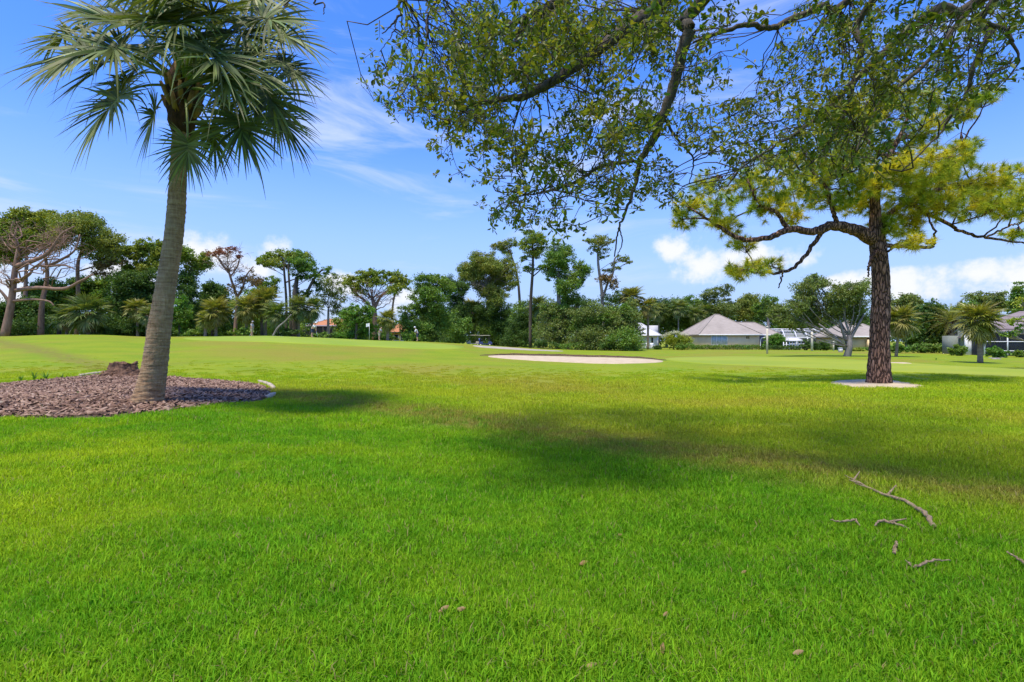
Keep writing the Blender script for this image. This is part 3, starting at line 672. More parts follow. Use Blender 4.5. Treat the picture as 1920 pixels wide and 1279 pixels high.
# ------------------------------------------------------------------ the near palm on the mulch bed
def big_palm():
    D = PALM_Y; base = np.array([PALM_X, D, float(Z(PALM_X, D))-0.04])
    t = thing('cabbage_palm', 'tall cabbage palm with leaning trunk standing on the mulch bed', 'palm tree', base)
    ys = [752, 735, 710, 680, 640, 600, 550, 500, 450, 400, 350, 300, 250, 205]; xs = [277, 280, 285, 290, 296, 302, 310, 317, 324, 330, 334, 337, 340, 343]; ws = [63, 58, 53, 49, 46, 43.5, 40, 38, 37, 36, 34, 33, 34, 34]
    k = np.linspace(0, len(ys)-1, 150); j = np.arange(len(ys)); sx = np.interp(k, j, xs); sy = np.interp(k, j, ys); sw = np.interp(k, j, ws)
    sm = lambda v: np.convolve(np.pad(v, 6, 'edge'), np.ones(13)/13, 'valid')
    sx, sw = sm(sx), sm(sw)
    pts = np.array([P(a, b, D) for a, b in zip(sx, sy)]); pts[0, 2] = base[2]; s = D/F
    rad = sw*s/2*0.83
    a = Acc(); a.tube(pts, rad, 40)
    V = a.V[0].reshape(150, 40, 3); c = pts[:, None, :]; out = V-c
    zz = V[:, :, 2]; th = np.arange(40)/40*2*PI
    ring = 0.005*np.sin(zz*70+1.5*np.sin(th*2)[None]+np.sin(zz*7)*2)+rng.normal(0, 0.006, zz.shape)+0.014*np.sin(th*3+zz*2.2)
    ring[:12] += 0.03*np.maximum(0, np.sin(th*7+1)[None])*np.linspace(1, 0, 12)[:, None]
    a.V[0] = (c+out*(1+ring/np.maximum(rad[:, None], .01)*0.8)[:, :, None]).reshape(-1, 3).astype(np.float32)
    a.build('trunk', M['palm_bark'], t, True)
    # little torn stubs on the left side of the trunk
    # dark fibre sleeve and old leaf bases under the crown
    q0, q1 = P(340, 252, D), P(345, 165, D); f = Acc(); qq = spline([q0, (q0+q1)/2, q1, P(346, 120, D)], 14); f.tube(qq, np.interp(np.linspace(0, 1, 14), [0, .1, .5, .8, 1], [0.17, 0.25, 0.30, 0.29, 0.18]), 18)
    f.V[0] += rng.normal(0, 0.014, f.V[0].shape).astype(np.float32); f.build('fibre_sleeve', M['fibre'], t)
    for i in range(26):
        th = i*2.39996; u = i/26; c0 = q0+(q1-q0)*(0.35+0.75*u); rr = 0.25
        d = np.array([math.cos(th), math.sin(th), 0]); a = Acc()
        a.tube([c0+d*rr*0.8, c0+d*(rr+0.06)+np.array([0, 0, 0.14]), c0+d*(rr+0.15)+np.array([0, 0, 0.34])], [0.075, 0.055, 0.03], 6); a.build('leaf_base', M['boot'], t)
    crown = P(346, 150, D)
    hubs = [(178, 88, -.5, 1.6), (196, 118, .5, 1.45), (222, 180, -.7, 1.35), (292, 205, .8, 1.15), (258, 50, -.5, 1.5), (262, 118, .9, 1.1), (362, 74, -1.3, 1.35), (388, 28, -.8, 1.35), (440, 58, -.6, 1.4),
            (462, 92, .3, 1.45), (492, 165, -.3, 1.35), (445, 222, -.8, 1.2), (508, 205, .7, 1.2), (415, 190, .6, 1.1), (352, 264, -.5, 0.92), (396, 240, .9, 1.0), (318, 12, .2, 1.5), (205, 12, .6, 1.4), (275, -50, -.4, 1.4),
            (345, -80, .5, 1.4), (405, -65, -.5, 1.4), (470, -12, .7, 1.4), (428, 8, 1.2, 1.3), (300, 60, 1.4, 1.3), (480, 128, 1.2, 1.2), (420, 130, -1.4, 1.3), (240, 150, 1.2, 1.2), (305, -10, -1.2, 1.3), (366, -20, -1.5, 1.4), (350, -110, 0, 1.3), (455, 180, 1.1, 1.1), (130, 60, .9, 1.2), (530, 120, .4, 1.1), (335, 40, -1.55, 1.3), (400, 95, -1.65, 1.25), (520, 60, .5, 1.2), (450, 150, .7, 1.2), (230, 85, -1.0, 1.3), (300, 35, -1.3, 1.3), (350, 10, .8, 1.4), (270, 10, .9, 1.4), (420, 40, .8, 1.4), (385, 60, 1.2, 1.3), (490, 30, -.6, 1.3), (310, 85, .6, 1.2), (455, 115, -.9, 1.2), (150, 100, .2, 1.2)]
    for i, (hx, hy, dd, R_) in enumerate(hubs):
        r = np.random.default_rng(500+i); H = P(hx, hy, D+dd); d = H-crown; hl = np.linalg.norm(d); outv = unit(np.array([d[0], d[1], 0])+1e-6)
        S = crown+unit(d)*0.16+np.array([0, 0, -0.15]); tt = np.linspace(0, 1, 10)[:, None]
        ctrl = (S+H)/2+np.array([0, 0, 0.16*hl+0.08])
        if hy > 240: ctrl = (S+H)/2+outv*0.25
        pp = (1-tt)**2*S+2*tt*(1-tt)*ctrl+tt**2*H
        hd = unit(unit(pp[-1]-pp[-2])+np.array([0, 0, -0.42])); up = unit(np.array([0, -0.75, 0.6])+outv*0.35+r.normal(0, .15, 3)); sd = unit(np.cross(up, hd)); up = np.cross(hd, sd)
        a = Acc(); nseg = 60; nq = 6; R_ *= 0.86
        for k in range(nseg):
            u = -1+2*(k+.5)/nseg; ang = u*2.55+r.normal(0, .03); ln = R_*0.97*(1-0.22*abs(u)**2.5)*r.uniform(.85, 1.08)
            st = H+hd*R_*0.30*(1-abs(u))**1.4-np.array([0, 0, 1])*R_*0.07*(1-abs(u))
            dv = unit(hd*math.cos(ang)+sd*math.sin(ang)+up*(0.20*abs(math.sin(ang))+r.normal(0, .07)))
            q = np.linspace(0, 1, nq+1); dr = r.uniform(.08, .42) if r.uniform() < .82 else r.uniform(.5, 1.3)
            c = st+dv*(ln*q)[:, None]*(1-0.12*dr*q[:, None]**2)-np.array([0, 0, 1])*(ln*dr*0.62*q**2.3)[:, None]
            tan = np.gradient(c, axis=0); s2 = unit(np.cross(tan, up+r.normal(0, .3, 3)))
            w = 0.036*np.interp(q, [0, .3, .65, 1], [.5, 1.0, .62, .05])*(R_/1.3)
            V = np.stack([c-s2*w[:, None], c+s2*w[:, None]], 1).reshape(-1, 3); kk = np.arange(nq)[:, None]*2; a.add(V, kk+np.array([[0, 1, 3, 2]]))
        fr = a.build('frond', M['palm_frond'], t)
        p = Acc(); p.tube(pp, np.linspace(0.034, 0.016, 10), 5); p.build('petiole', M['petiole'], fr, True)
big_palm()
def stump():
    b = proj(232, 706, -0.03); D = b[1]; s = D/F; t = thing('tree_stump', 'broken reddish brown tree stump behind the leaning palm on the mulch', 'stump', b)
    nz, m = 16, 40; th = np.arange(m)/m*2*PI; V = []
    for i in range(nz):
        u = i/(nz-1); r = (0.44+0.34*(1-u)**2.2)*(1+0.14*np.sin(th*5+1)*(1-u*.5)+0.11*np.sin(th*11+u*3)+rng.normal(0, .045, m))
        h = (27*s)*u*(1+u*u*0.07*(np.sin(th*3+.5)+0.6*np.sin(th*7)))
        V.append(np.column_stack([b[0]+r*np.cos(th)*1.05, b[1]+r*np.sin(th)*.8, b[2]+h]))
    for rr, hh in ((0.36, .86), (0.2, .62), (0.03, .5)):
        V.append(np.column_stack([b[0]+rr*np.cos(th)+rng.normal(0, .02, m), b[1]+rr*np.sin(th)*.8, b[2]+27*s*hh*np.ones(m)+rng.normal(0, .03, m)]))
    V = np.concatenate(V); n = nz+3; i = np.arange(n-1)[:, None]*m; j = np.arange(m)[None]; k = (j+1) % m
    link('stump_body', mkmesh('stump_body', V, {4: np.stack([i+j, i+k, i+m+k, i+m+j], -1).reshape(-1, 4)}, M['stump_wood']), t)
    a = Acc()
    for k in range(7):
        ang = PI+rng.uniform(-.9, 1.4); p0 = b+np.array([math.cos(ang)*.55, math.sin(ang)*.4, .12]); p1 = b+np.array([math.cos(ang)*1.05, math.sin(ang)*.7, .02]); a.tube(bend(p0, p1, 6, .2), np.linspace(.10, .03, 6), 6)
    a.build('root', M['stump_wood'], t, True)
    a = Acc(); c = b+np.array([-0.75, -0.05, 0.02])
    for k in range(60):
        d = unit(rng.normal(0, 1, 3)+np.array([0, 0, .8])); a.tube([c+d*.05, c+d*rng.uniform(.15, .32)], [.022, .006], 4)
    a.build('splinters', M['boot'], t)
stump()
def edging():
    runs = [[(486, 717.5), (497, 720.5), (507, 725), (513, 731)], [(500, 748.5), (508, 746), (514, 742)], [(150, 706.5), (166, 704), (183, 701.5)], [(186, 701), (206, 699)], [(0, 761), (-14, 760)]]
    labs = ['pale concrete edging piece at the right tip of the mulch bed', 'small pale edging stone at the front right corner of the mulch bed', 'long pale concrete edging strip left of the stump', 'short pale edging strip touching the stump', 'pale stone at the left picture edge on the mulch']
    for rn, lb in zip(runs, labs):
        pts = spline([proj(*p)+np.array([0, 0, 0.035]) for p in rn], 9); t = thing('edging_stone', lb, 'edging', pts[4], 'edging pieces round the mulch bed')
        n = len(pts)-1
        for i in range(0, n, 2):
            a = Acc(); p0, p1 = pts[i], pts[i+2]; g = (p1-p0)*0.03; d = unit(p1-p0); sd = np.array([-d[1], d[0], 0])*0.055
            z = np.array([0, 0, 0.055]); j = lambda: rng.normal(0, .006, 3)
            V = [p0+g-sd-z+j(), p1-g-sd-z+j(), p1-g+sd-z+j(), p0+g+sd-z+j(), p0+g-sd+z+j(), p1-g-sd+z+j(), p1-g+sd+z+j(), p0+g+sd+z+j()]
            a.add(V, [(0,3,2,1),(4,5,6,7),(0,1,5,4),(1,2,6,5),(2,3,7,6),(3,0,4,7)]); o = a.build('stone', M['concrete_edge'], t)
edging()
def weeds():
    spots = [(146, 741, .10, 'small green weed in the mulch left of the palm'), (219, 738, .09, 'tiny weed in the mulch close to the palm trunk'), (78, 768, .10, 'weed near the front left edge of the mulch bed'), (184, 766, .06, 'tiny weed at the front edge of the mulch below the palm'),
             (40, 716, .28, 'thin grassy weed at the back left edge of the mulch'), (64, 714, .38, 'tall grassy weed at the back of the mulch bed, second from left'), (86, 713, .42, 'tallest grassy weed at the back of the mulch bed'), (116, 711, .25, 'grassy weed at the back of the mulch nearest the edging strip'), (1755, 676, .25, 'lone tiny weed on the lawn between the two right palms')]
    for px, py, h, lb in spots:
        b = proj(px, py, -0.01); t = Acc(); n = 16
        for i in range(n):
            th = rng.uniform(0, 2*PI); l = h*rng.uniform(.6, 1.15); lean = rng.uniform(.2, .8); q = np.linspace(0, 1, 5); d = np.array([math.cos(th), math.sin(th), 0])
            c = b+d*(lean*l*q**1.6)[:, None]+np.array([0, 0, 1])*(l*(q-.3*lean*q*q))[:, None]; sd = np.array([-d[1], d[0], 0]); w = 0.012*(h/.2)**.5*np.array([.6, 1, .9, .5, .05])
            V = np.stack([c-sd*w[:, None], c+sd*w[:, None]], 1).reshape(-1, 3); t.add(V, np.arange(4)[:, None]*2+np.array([[0, 1, 3, 2]]))
        o = t.build('weed', M['leaf_bright']); tag(o, lb, 'weed', 'weeds in the mulch and lawn')
weeds()

# ------------------------------------------------------------------ the oak overhead (trunk stands right of the camera, out of frame)
OAK_LEAF = None
def oak():
    base = np.array([7.6, 1.2, float(Z(7.6, 1.2))-0.1]); t = thing('live_oak', 'big spreading oak whose leafy limbs hang over the foreground', 'tree', base)
    a = Acc(); tr = spline([base, base+np.array([-.1, .1, 1.6]), np.array([7.2, 1.5, 3.4]), np.array([6.8, 1.8, 4.8])], 16); a.tube(tr, np.interp(np.linspace(0, 1, 16), [0, .1, .5, 1], [.55, .42, .36, .3]), 16); a.build('trunk', M['bark_oak'], t, True)
    top = tr[-2]
    B = []   # visible limbs: photo pixel, distance, pixel width
    def limb(pts, ws, root=None, name='limb', sides=9):
        p3 = [P(x, y, d) for x, y, d in pts]; w = [0.80*wv*pts[min(i, len(pts)-1)][2]/F/2/math.sqrt(1+((pts[0][0]-960)/F)**2) for i, wv in enumerate(ws)]
        n0 = 0
        if root is not None:
            m1 = root*0.45+p3[0]*0.55+np.array([.3, -.3, 1.9 if root[2] < 6 else 0.7]); p3 = [root, m1]+p3; w = [max(w[0]*1.9, .09), w[0]*1.4]+w
        n = 10+5*len(p3); sp = spline(p3, n); ww = np.interp(np.linspace(0, 1, n), np.linspace(0, 1, len(w)), w)
        sp[2:-2] += rng.normal(0, 0.006, (n-4, 3)); ac = Acc(); ac.tube(sp, ww, sides); ac.build(name, M['bark_oak'], t, True); B.append(sp); return sp
    limb([(1330, -12, 6.0), (1292, 60, 6.1), (1266, 150, 6.3), (1243, 215, 6.4), (1226, 260, 6.5), (1200, 300, 6.6)], [33, 30, 26, 24, 20, 16], top)
    limb([(1200, 298, 6.6), (1192, 345, 6.65), (1170, 405, 6.7), (1158, 440, 6.7), (1152, 482, 6.7)], [13, 9, 6, 4, 3], None, 'bough')
    limb([(1162, 428, 6.7), (1166, 455, 6.7), (1156, 490, 6.7)], [3.5, 3, 1.5], None, 'twig', 5)
    limb([(1270, -20, 6.6), (1190, 40, 6.5), (1100, 110, 6.3), (1045, 148, 6.2), (990, 178, 6.2), (940, 188, 6.1), (886, 196, 6.0)], [34, 32, 27, 24, 20, 15, 9], top+np.array([0, 0, .4]))
    limb([(1060, -15, 6.0), (1000, 25, 5.9), (955, 48, 5.9), (925, 70, 5.9)], [22, 15, 10, 6], B[3][6])
    limb([(1188, 302, 6.6), (1130, 312, 6.5), (1082, 340, 6.4), (1040, 356, 6.3), (985, 366, 6.2)], [9, 9, 8, 6, 3], None, 'bough')
    limb([(1610, -15, 7.0), (1540, 12, 7.0), (1482, 38, 6.9), (1440, 54, 6.9), (1402, 46, 6.8), (1345, 64, 6.8), (1300, 80, 6.8)], [22, 20, 18, 16, 14, 11, 6], top)
    limb([(1855, -15, 6.4), (1760, 18, 6.5), (1690, 70, 6.6), (1640, 115, 6.7), (1590, 165, 6.8), (1530, 225, 6.9), (1460, 270, 7.0), (1385, 318, 7.1)], [36, 32, 26, 22, 17, 13, 9, 4], top)
    limb([(1648, -10, 6.2), (1618, 90, 6.3), (1603, 150, 6.4), (1580, 220, 6.5), (1540, 290, 6.6), (1500, 320, 6.6)], [20, 17, 14, 10, 7, 3], top)
    limb([(1880, -20, 5.6), (1856, 60, 5.7), (1828, 120, 5.8), (1810, 180, 5.9), (1790, 210, 5.9), (1752, 262, 6.0), (1690, 322, 6.0)], [24, 20, 15, 11, 9, 6, 3], top)
    limb([(1790, 208, 5.9), (1762, 240, 5.9), (1756, 285, 5.9)], [5, 4, 2], None, 'twig', 5)
    limb([(1836, 0, 5.9), (1770, 85, 6.0), (1690, 160, 6.1), (1652, 190, 6.2), (1622, 250, 6.3), (1580, 330, 6.3)], [18, 14, 11, 9, 6, 3], top)
    limb([(1872, -10, 5.2), (1890, 60, 5.2), (1912, 116, 5.2)], [14, 11, 6], B[9][4], 'bough')
    limb([(770, -20, 6.2), (752, 25, 6.2), (733, 48, 6.2), (716, 64, 6.2)], [9, 6, 4, 2], B[4][12], 'twig', 6)
    limb([(745, 30, 6.2), (738, 60, 6.2), (712, 98, 6.2)], [4, 3, 1.5], None, 'twig', 5)
    limb([(606, -16, 6.2), (609, 8, 6.2), (606, 28, 6.2)], [5, 4, 2], B[13][3], 'twig', 5)
    limb([(556, -12, 6.3), (540, 10, 6.3), (522, 18, 6.3)], [4, 3, 1.5], B[13][3], 'twig', 5)
    limb([(830, -15, 6.0), (800, 80, 6.0), (770, 150, 6.0), (745, 190, 6.0)], [7, 5, 4, 2], B[4][8], 'bough', 6)
    limb([(886, 196, 6.0), (862, 215, 6.0), (838, 225, 6.0)], [8, 5, 2], None, 'twig', 5)
    limb([(1240, 215, 6.4), (1268, 260, 6.5), (1300, 300, 6.6), (1292, 345, 6.6)], [8, 6, 4, 2], None, 'bough', 6)
    allb = np.concatenate([q for i, q in enumerate(B) if i not in (15, 16)]); allb = allb[allb[:, 1] > 4.0]
    # leafy regions: (px, py, rx, ry, sprigs per 1000 px2)
    CL = [(765, 50, 26, 56, .9), (752, 150, 34, 40, .9), (775, 185, 52, 34, .9), (745, 200, 25, 25, .8), (850, 115, 60, 70, 1.2), (865, 175, 55, 55, 1.3), (905, 60, 50, 55, 1.0), (930, 120, 70, 80, 1.5), (990, 100, 70, 70, 1.3), (870, 235, 46, 40, 1.1), (935, 235, 60, 48, 1.2),
          (855, 275, 40, 26, .8), (1060, 80, 85, 70, 1.35), (1120, 60, 80, 60, 1.4), (1190, 70, 70, 75, 1.3), (985, 265, 55, 38, .9), (1035, 285, 55, 45, 1.0), (1100, 190, 60, 55, .9), (1130, 255, 70, 50, 1.2), (1190, 215, 65, 65, 1.1), (960, 335, 45, 28, 1.0), (945, 395, 34, 28, 1.0),
          (1000, 385, 55, 32, 1.15), (1055, 345, 38, 32, .8), (1040, 410, 38, 22, .8), (1100, 365, 45, 32, .9), (1150, 335, 45, 35, .8), (1200, 350, 60, 38, .9), (1250, 320, 50, 48, .9), (1290, 190, 62, 80, .95), (1270, 60, 60, 60, .9), (1325, 110, 48, 60, .8), (1340, 270, 50, 62, .9),
          (1390, 225, 60, 80, .95), (1450, 190, 62, 75, 1.2), (1420, 305, 60, 42, 1.0), (1495, 130, 70, 60, 1.3), (1520, 220, 75, 75, 1.6), (1490, 300, 85, 40, 1.3), (1565, 300, 70, 45, 1.5), (1560, 70, 75, 60, 1.1), (1600, 170, 80, 80, 1.6), (1640, 250, 60, 55, 1.4), (1650, 60, 85, 60, 1.2), (1690, 150, 75, 65, 1.6),
          (1740, 70, 80, 65, 1.3), (1780, 140, 70, 50, 1.4), (1830, 50, 75, 55, 1.1), (1870, 90, 50, 45, 1.0), (1895, 35, 40, 55, 1.2), (1735, 205, 50, 35, 1.0), (1380, 350, 50, 24, .7), (1335, 360, 40, 24, .5), (1470, 15, 80, 24, .7), (1380, 10, 80, 24, .5), (1840, 160, 40, 22, .6), (1200, 10, 90, 40, 1.2), (1000, 20, 110, 34, .9), (880, 10, 50, 26, .7)]
    tw = Acc(); LC, LA, LN = [], [], []
    def sprig(c, d, n, ln):
        tw.tube([c-d*ln*.5, c, c+d*ln*.5], [.0045, .0035, .0018], 4)
        u = rng.uniform(-.5, .62, n)[:, None]; off = unit(np.cross(d, rng.normal(0, 1, (n, 3))))
        LA.append(unit(off+d*rng.uniform(.1, .9, (n, 1))+np.array([0, 0, -.12]))); LC.append(c+d*u*ln+off*.012); LN.append(unit(rng.normal(0, .8, (n, 3))+np.array([0, 0, 1.1])))
    for px, py, rx, ry, de in CL:
        ns = int(PI*rx*ry/1000*de*(6.8 if px < 1250 else 3.6))
        nb = max(3, ns//9)   # bunches of sprigs
        bc = [(px+rx*x, py+ry*y) for x, y in (in_ball(nb, .5)[:, :2])]
        bd = 4.4+5.4*rng.uniform(0, 1, nb)
        for k in range(nb):
            c0 = P(bc[k][0], bc[k][1], bd[k]); j = np.argmin(np.linalg.norm(allb-c0, axis=1)); 
            lp = bend(allb[j], c0, 7, .16, .12); tw.tube(lp, np.linspace(.009, .004, 7), 4)
            for _ in range(max(1, ns//nb)):
                c = c0+rng.normal(0, 1, 3)*np.array([.17, .20, .13]); d = unit(rng.normal(0, 1, 3)+np.array([0, 0, -.2])); sprig(c, d, int(rng.integers(9, 17)), rng.uniform(.12, .24))
                if rng.uniform() < .4: tw.tube(bend(lp[4], c, 4, .2), [.005, .004, .003, .002], 3)
    C_, A_, N_ = np.concatenate(LC), np.concatenate(LA), np.concatenate(LN)
    n = len(C_); ln = rng.uniform(.042, .088, n); wd = ln*rng.uniform(.34, .5, n)
    Bx = unit(np.cross(N_, A_)); Nx = np.cross(A_, Bx)
    prof = [(0, 0, 0), (.35, .38, .10), (.72, .5, .12), (1.0, .06, -.04), (.72, -.5, .12), (.35, -.38, .10)]
    V = np.stack([C_+A_*(ln*u)[:, None]+Bx*(wd*v)[:, None]+Nx*(wd*w)[:, None] for u, v, w in prof], 1)
    # leaves that show largest are parts of their own
    ok = np.nonzero((C_[:, 1] > 3) & (np.abs(C_[:, 0]/C_[:, 1]) < .98) & ((C_[:, 2]-EYE)/C_[:, 1] < .64))[0]
    size = ln[ok]/C_[ok, 1]; own = ok[np.argsort(-size)[:290]]; rest = np.ones(n, bool); rest[own] = False
    unitleaf = mkmesh('leaf', np.array([(u, v, w) for u, v, w in prof], np.float32), {4: np.array([[0, 1, 2, 3], [0, 3, 4, 5]])}, M['oak_leaf'])
    for i in own:
        o = bpy.data.objects.new('leaf', unitleaf); C.objects.link(o); o.parent = t
        m = Matrix.Identity(4)
        for c_, (vec, k) in enumerate(((A_[i], ln[i]), (Bx[i], wd[i]), (Nx[i], wd[i]))):
            for r_ in range(3): m[r_][c_] = vec[r_]*k
        for r_ in range(3): m[r_][3] = C_[i][r_]
        o.matrix_parent_inverse = Matrix.Translation(-t.location); o.matrix_basis = m
    V = V[rest]; m = len(V); b = np.arange(m)[:, None]*6
    o = link('foliage', mkmesh('foliage', V.reshape(-1, 3), {4: np.concatenate([b+np.array([[0, 1, 2, 3]]), b+np.array([[0, 3, 4, 5]])])}, M['oak_leaf']), t); o['kind'] = 'stuff'
    tw.build('twigs', M['bark_oak'], t)['kind'] = 'stuff'
    # the crown over and behind the camera, which shades the foreground
    up = Acc(); hi = Acc()
    for k in range(80):
        x, y = rng.uniform(-3.2, 10.5), rng.uniform(-3.5, 8.4)
        if ((x-4.2)/7.2)**2+((y-2.2)/6.4)**2 > 1: continue
        z = max(6.8, 3.3+.74*y)+rng.uniform(0, 3.2)
        c = np.array([x, y, z]); q = c+rng.normal(0, 1, (80, 3))*np.array([.75, .75, .45]); s_ = rng.uniform(.06, .11, 80); rhombs(up, q, s_, s_*.5)
        hi.tube(bend(top+np.array([0, 0, .5]), c, 7, .15), np.linspace(.045, .008, 7), 5)
    o = up.build('upper_foliage', M['oak_leaf'], t); o['kind'] = 'stuff'; hi.build('upper_limbs', M['bark_oak'], t)
oak()

# ------------------------------------------------------------------ the pine on the right
def near_pine():
    b = proj(1648, 719, -0.05); D = b[1]; s = D/F; t = thing('slash_pine', 'wide yellow-green pine with rugged brown trunk on a sand bed', 'tree', b)
    tp = [(1648, 719), (1648, 690), (1649, 640), (1651, 580), (1652, 530), (1648, 480), (1644, 445), (1641, 400), (1643, 350), (1662, 300), (1688, 255), (1704, 215)]
    tw = [42, 37, 32, 30, 28.5, 27, 27, 18, 14, 11, 8, 4]
    pts = [b]+[P(x, y, D) for x, y in tp[1:]]; n = 170; sp = spline(pts, n); wd = np.interp(np.linspace(0, 1, n), np.linspace(0, 1, len(tw)), tw)*s/2
    a = Acc(); m = 56; a.tube(sp, wd, m); V = a.V[0].reshape(n, m, 3); c = sp[:, None, :]
    # bark plates: cells of a jittered lattice, furrows between them
    zz = (np.arange(n)*np.linalg.norm(sp[1]-sp[0]))[:, None]*np.ones((1, m)); th = np.arange(m)[None]/m*np.ones((n, 1))
    seeds = np.column_stack([rng.uniform(-.1, 1.1, 900), rng.uniform(0, zz.max(), 900)]); d1 = np.full((n, m), 9.); d2 = np.full((n, m), 9.)
    for su, sz in seeds:
        du = np.abs(th-su)*2.2; d = np.sqrt((du/0.8)**2+((zz-sz)/2.2)**2)
        d2 = np.minimum(d2, np.maximum(d1, d)); d1 = np.minimum(d1, d)
    plate = np.clip((d2-d1)/0.05, 0, 1)
    amp = np.interp(np.arange(n)/n, [0, .55, 1], [.034, .022, .004])[:, None]
    a.V[0] = (c+(V-c)*(1+(plate-.6)*amp/np.maximum(wd[:, None], .01)+rng.normal(0, .012, (n, m)))[:, :, None]).reshape(-1, 3).astype(np.float32)
    a.build('trunk', M['bark_pine'], t)
    lim = []
    def limb(p, w, name='limb'):
        p3 = [P(q[0], q[1], D+q[2]) for q in p]; k = 8+5*len(p); q = spline(p3, k); q[1:-1] += rng.normal(0, .02, (k-2, 3)); ac = Acc(); ac.tube(q, np.interp(np.linspace(0, 1, k), np.linspace(0, 1, len(w)), w)*s/2, 8); ac.build(name, M['bark_pine'], t, True); lim.append(q)
    limb([(1642, 450, 0), (1604, 432, -.2), (1560, 424, -.4), (1520, 436, -.5), (1480, 430, -.7), (1440, 446, -.9), (1390, 448, -1.), (1340, 420, -1.1), (1300, 395, -1.2)], [26, 22, 17, 14, 12, 10, 8, 6, 3])
    limb([(1560, 425, -.4), (1528, 452, -.3), (1512, 478, -.2), (1478, 508, -.1), (1425, 512, 0), (1385, 508, 0)], [9, 8, 7, 6, 4, 2])
    limb([(1466, 510, 0), (1464, 528, 0), (1459, 541, 0)], [3, 2.5, 1.5], 'twig')
    limb([(1572, 425, -.4), (1560, 390, -.6), (1548, 350, -.8), (1520, 320, -1)], [9, 7, 6, 3])
    limb([(1478, 430, -.7), (1455, 400, -.8), (1420, 380, -.9), (1405, 345, -1)], [9, 7, 5, 3])
    limb([(1650, 462, 0), (1690, 462, -.3), (1744, 464, -.5), (1752, 440, -.5), (1738, 400, -.6)], [10, 8, 6, 4, 3])
    limb([(1645, 420, 0), (1690, 385, .5), (1750, 360, 1.), (1810, 340, 1.5), (1880, 330, 1.8)], [12, 10, 8, 6, 3])
    limb([(1700, 380, .5), (1760, 410, .3), (1800, 432, .2), (1850, 446, 0), (1925, 458, 0)], [8, 7, 6, 5, 3])
    limb([(1850, 446, 0), (1890, 425, 0), (1925, 415, .1)], [4, 3, 2])
    limb([(1643, 360, 0), (1600, 330, .6), (1540, 300, 1.2), (1480, 310, 1.6)], [10, 8, 6, 3])
    limb([(1662, 300, 0), (1620, 260, -.4), (1580, 220, -.7)], [8, 6, 3])
    limb([(1685, 262, 0), (1740, 250, .3), (1800, 225, .6), (1845, 195, .8)], [8, 6, 4, 2])
    limb([(1672, 285, 0), (1730, 300, -.4), (1800, 275, -.8)], [7, 5, 3])
    limb([(1650, 460, 0), (1632, 490, -.4), (1628, 520, -.45)], [9, 6, 3], 'dead_branch'); limb([(1655, 478, 0), (1668, 470, -.3), (1672, 462, -.35)], [6, 4, 2], 'dead_branch')
    al = np.concatenate(lim+[sp[100:]])
    CL = [(1322, 348, 26, 22), (1290, 385, 24, 20), (1345, 385, 30, 26), (1280, 412, 22, 14), (1355, 425, 34, 20), (1390, 455, 30, 14), (1400, 505, 32, 15), (1440, 500, 30, 14), (1378, 508, 16, 9), (1395, 345, 36, 26), (1450, 340, 40, 28), (1440, 385, 36, 24), (1500, 355, 40, 28), (1490, 400, 30, 20),
          (1545, 345, 45, 30), (1560, 380, 34, 20), (1600, 345, 46, 30), (1655, 345, 52, 34), (1620, 385, 34, 20), (1705, 350, 50, 36), (1760, 345, 50, 36), (1720, 385, 44, 26), (1775, 385, 46, 28), (1815, 350, 46, 34), (1830, 390, 40, 24), (1865, 345, 40, 30), (1900, 340, 30, 26), (1800, 300, 36, 24), (1760, 305, 44, 24),
          (1870, 385, 30, 20), (1905, 395, 26, 14), (1655, 430, 30, 22), (1700, 430, 28, 24), (1715, 455, 24, 12), (1670, 405, 34, 20), (1820, 190, 40, 12), (1850, 180, 22, 10), (1790, 215, 34, 14), (1730, 240, 44, 20), (1700, 275, 40, 20), (1800, 272, 28, 14), (1640, 215, 50, 36), (1570, 230, 50, 40), (1600, 285, 50, 26), (1670, 180, 46, 30), (1740, 190, 40, 24),
          (1520, 300, 44, 22), (1450, 300, 36, 18), (1900, 440, 22, 10), (1915, 370, 20, 14), (1570, 310, 50, 24), (1690, 310, 50, 22)]
    nd = Acc(); tg = Acc()
    for px, py, rx, ry in CL:
        dd = rng.uniform(-1.8, 1.8); rx *= 1.22; ry *= 1.2; k = int(10+rx*ry/36)
        c0 = P(px, py, D+dd); j = np.argmin(np.linalg.norm(al-c0, axis=1)); lp = bend(al[j], c0, 8, .2, .1); tg.tube(lp, np.linspace(.035, .012, 8), 5)
        for _ in range(k):
            e = in_ball(1, .45)[0]; c = c0+e*np.array([rx*s, rx*s*1.1, ry*s]); ax = unit(c-c0+np.array([0, 0, .28])+rng.normal(0, .12, 3))
            if rng.uniform() < .5: tg.tube(bend(lp[5], c, 5, .2), np.linspace(.013, .006, 5), 4)
            nn = 70; d = unit(ax*rng.uniform(.15, 1.1, (nn, 1))+rng.normal(0, .62, (nn, 3))); st = c-ax*rng.uniform(0, .14, (nn, 1)); l = rng.uniform(.17, .33, nn)[:, None]; sd = unit(np.cross(d, rng.normal(0, 1, (nn, 3))))*.0085
            en = st+d*l+np.array([0, 0, -.03]); V = np.stack([st-sd, st+sd, en], 1); nd.add(V.reshape(-1, 3), np.arange(nn*3).reshape(nn, 3))
    nd.build('crown', M['pine_needle'], t); tg.build('twigs', M['bark_pine'], t)['kind'] = 'stuff'
near_pine()

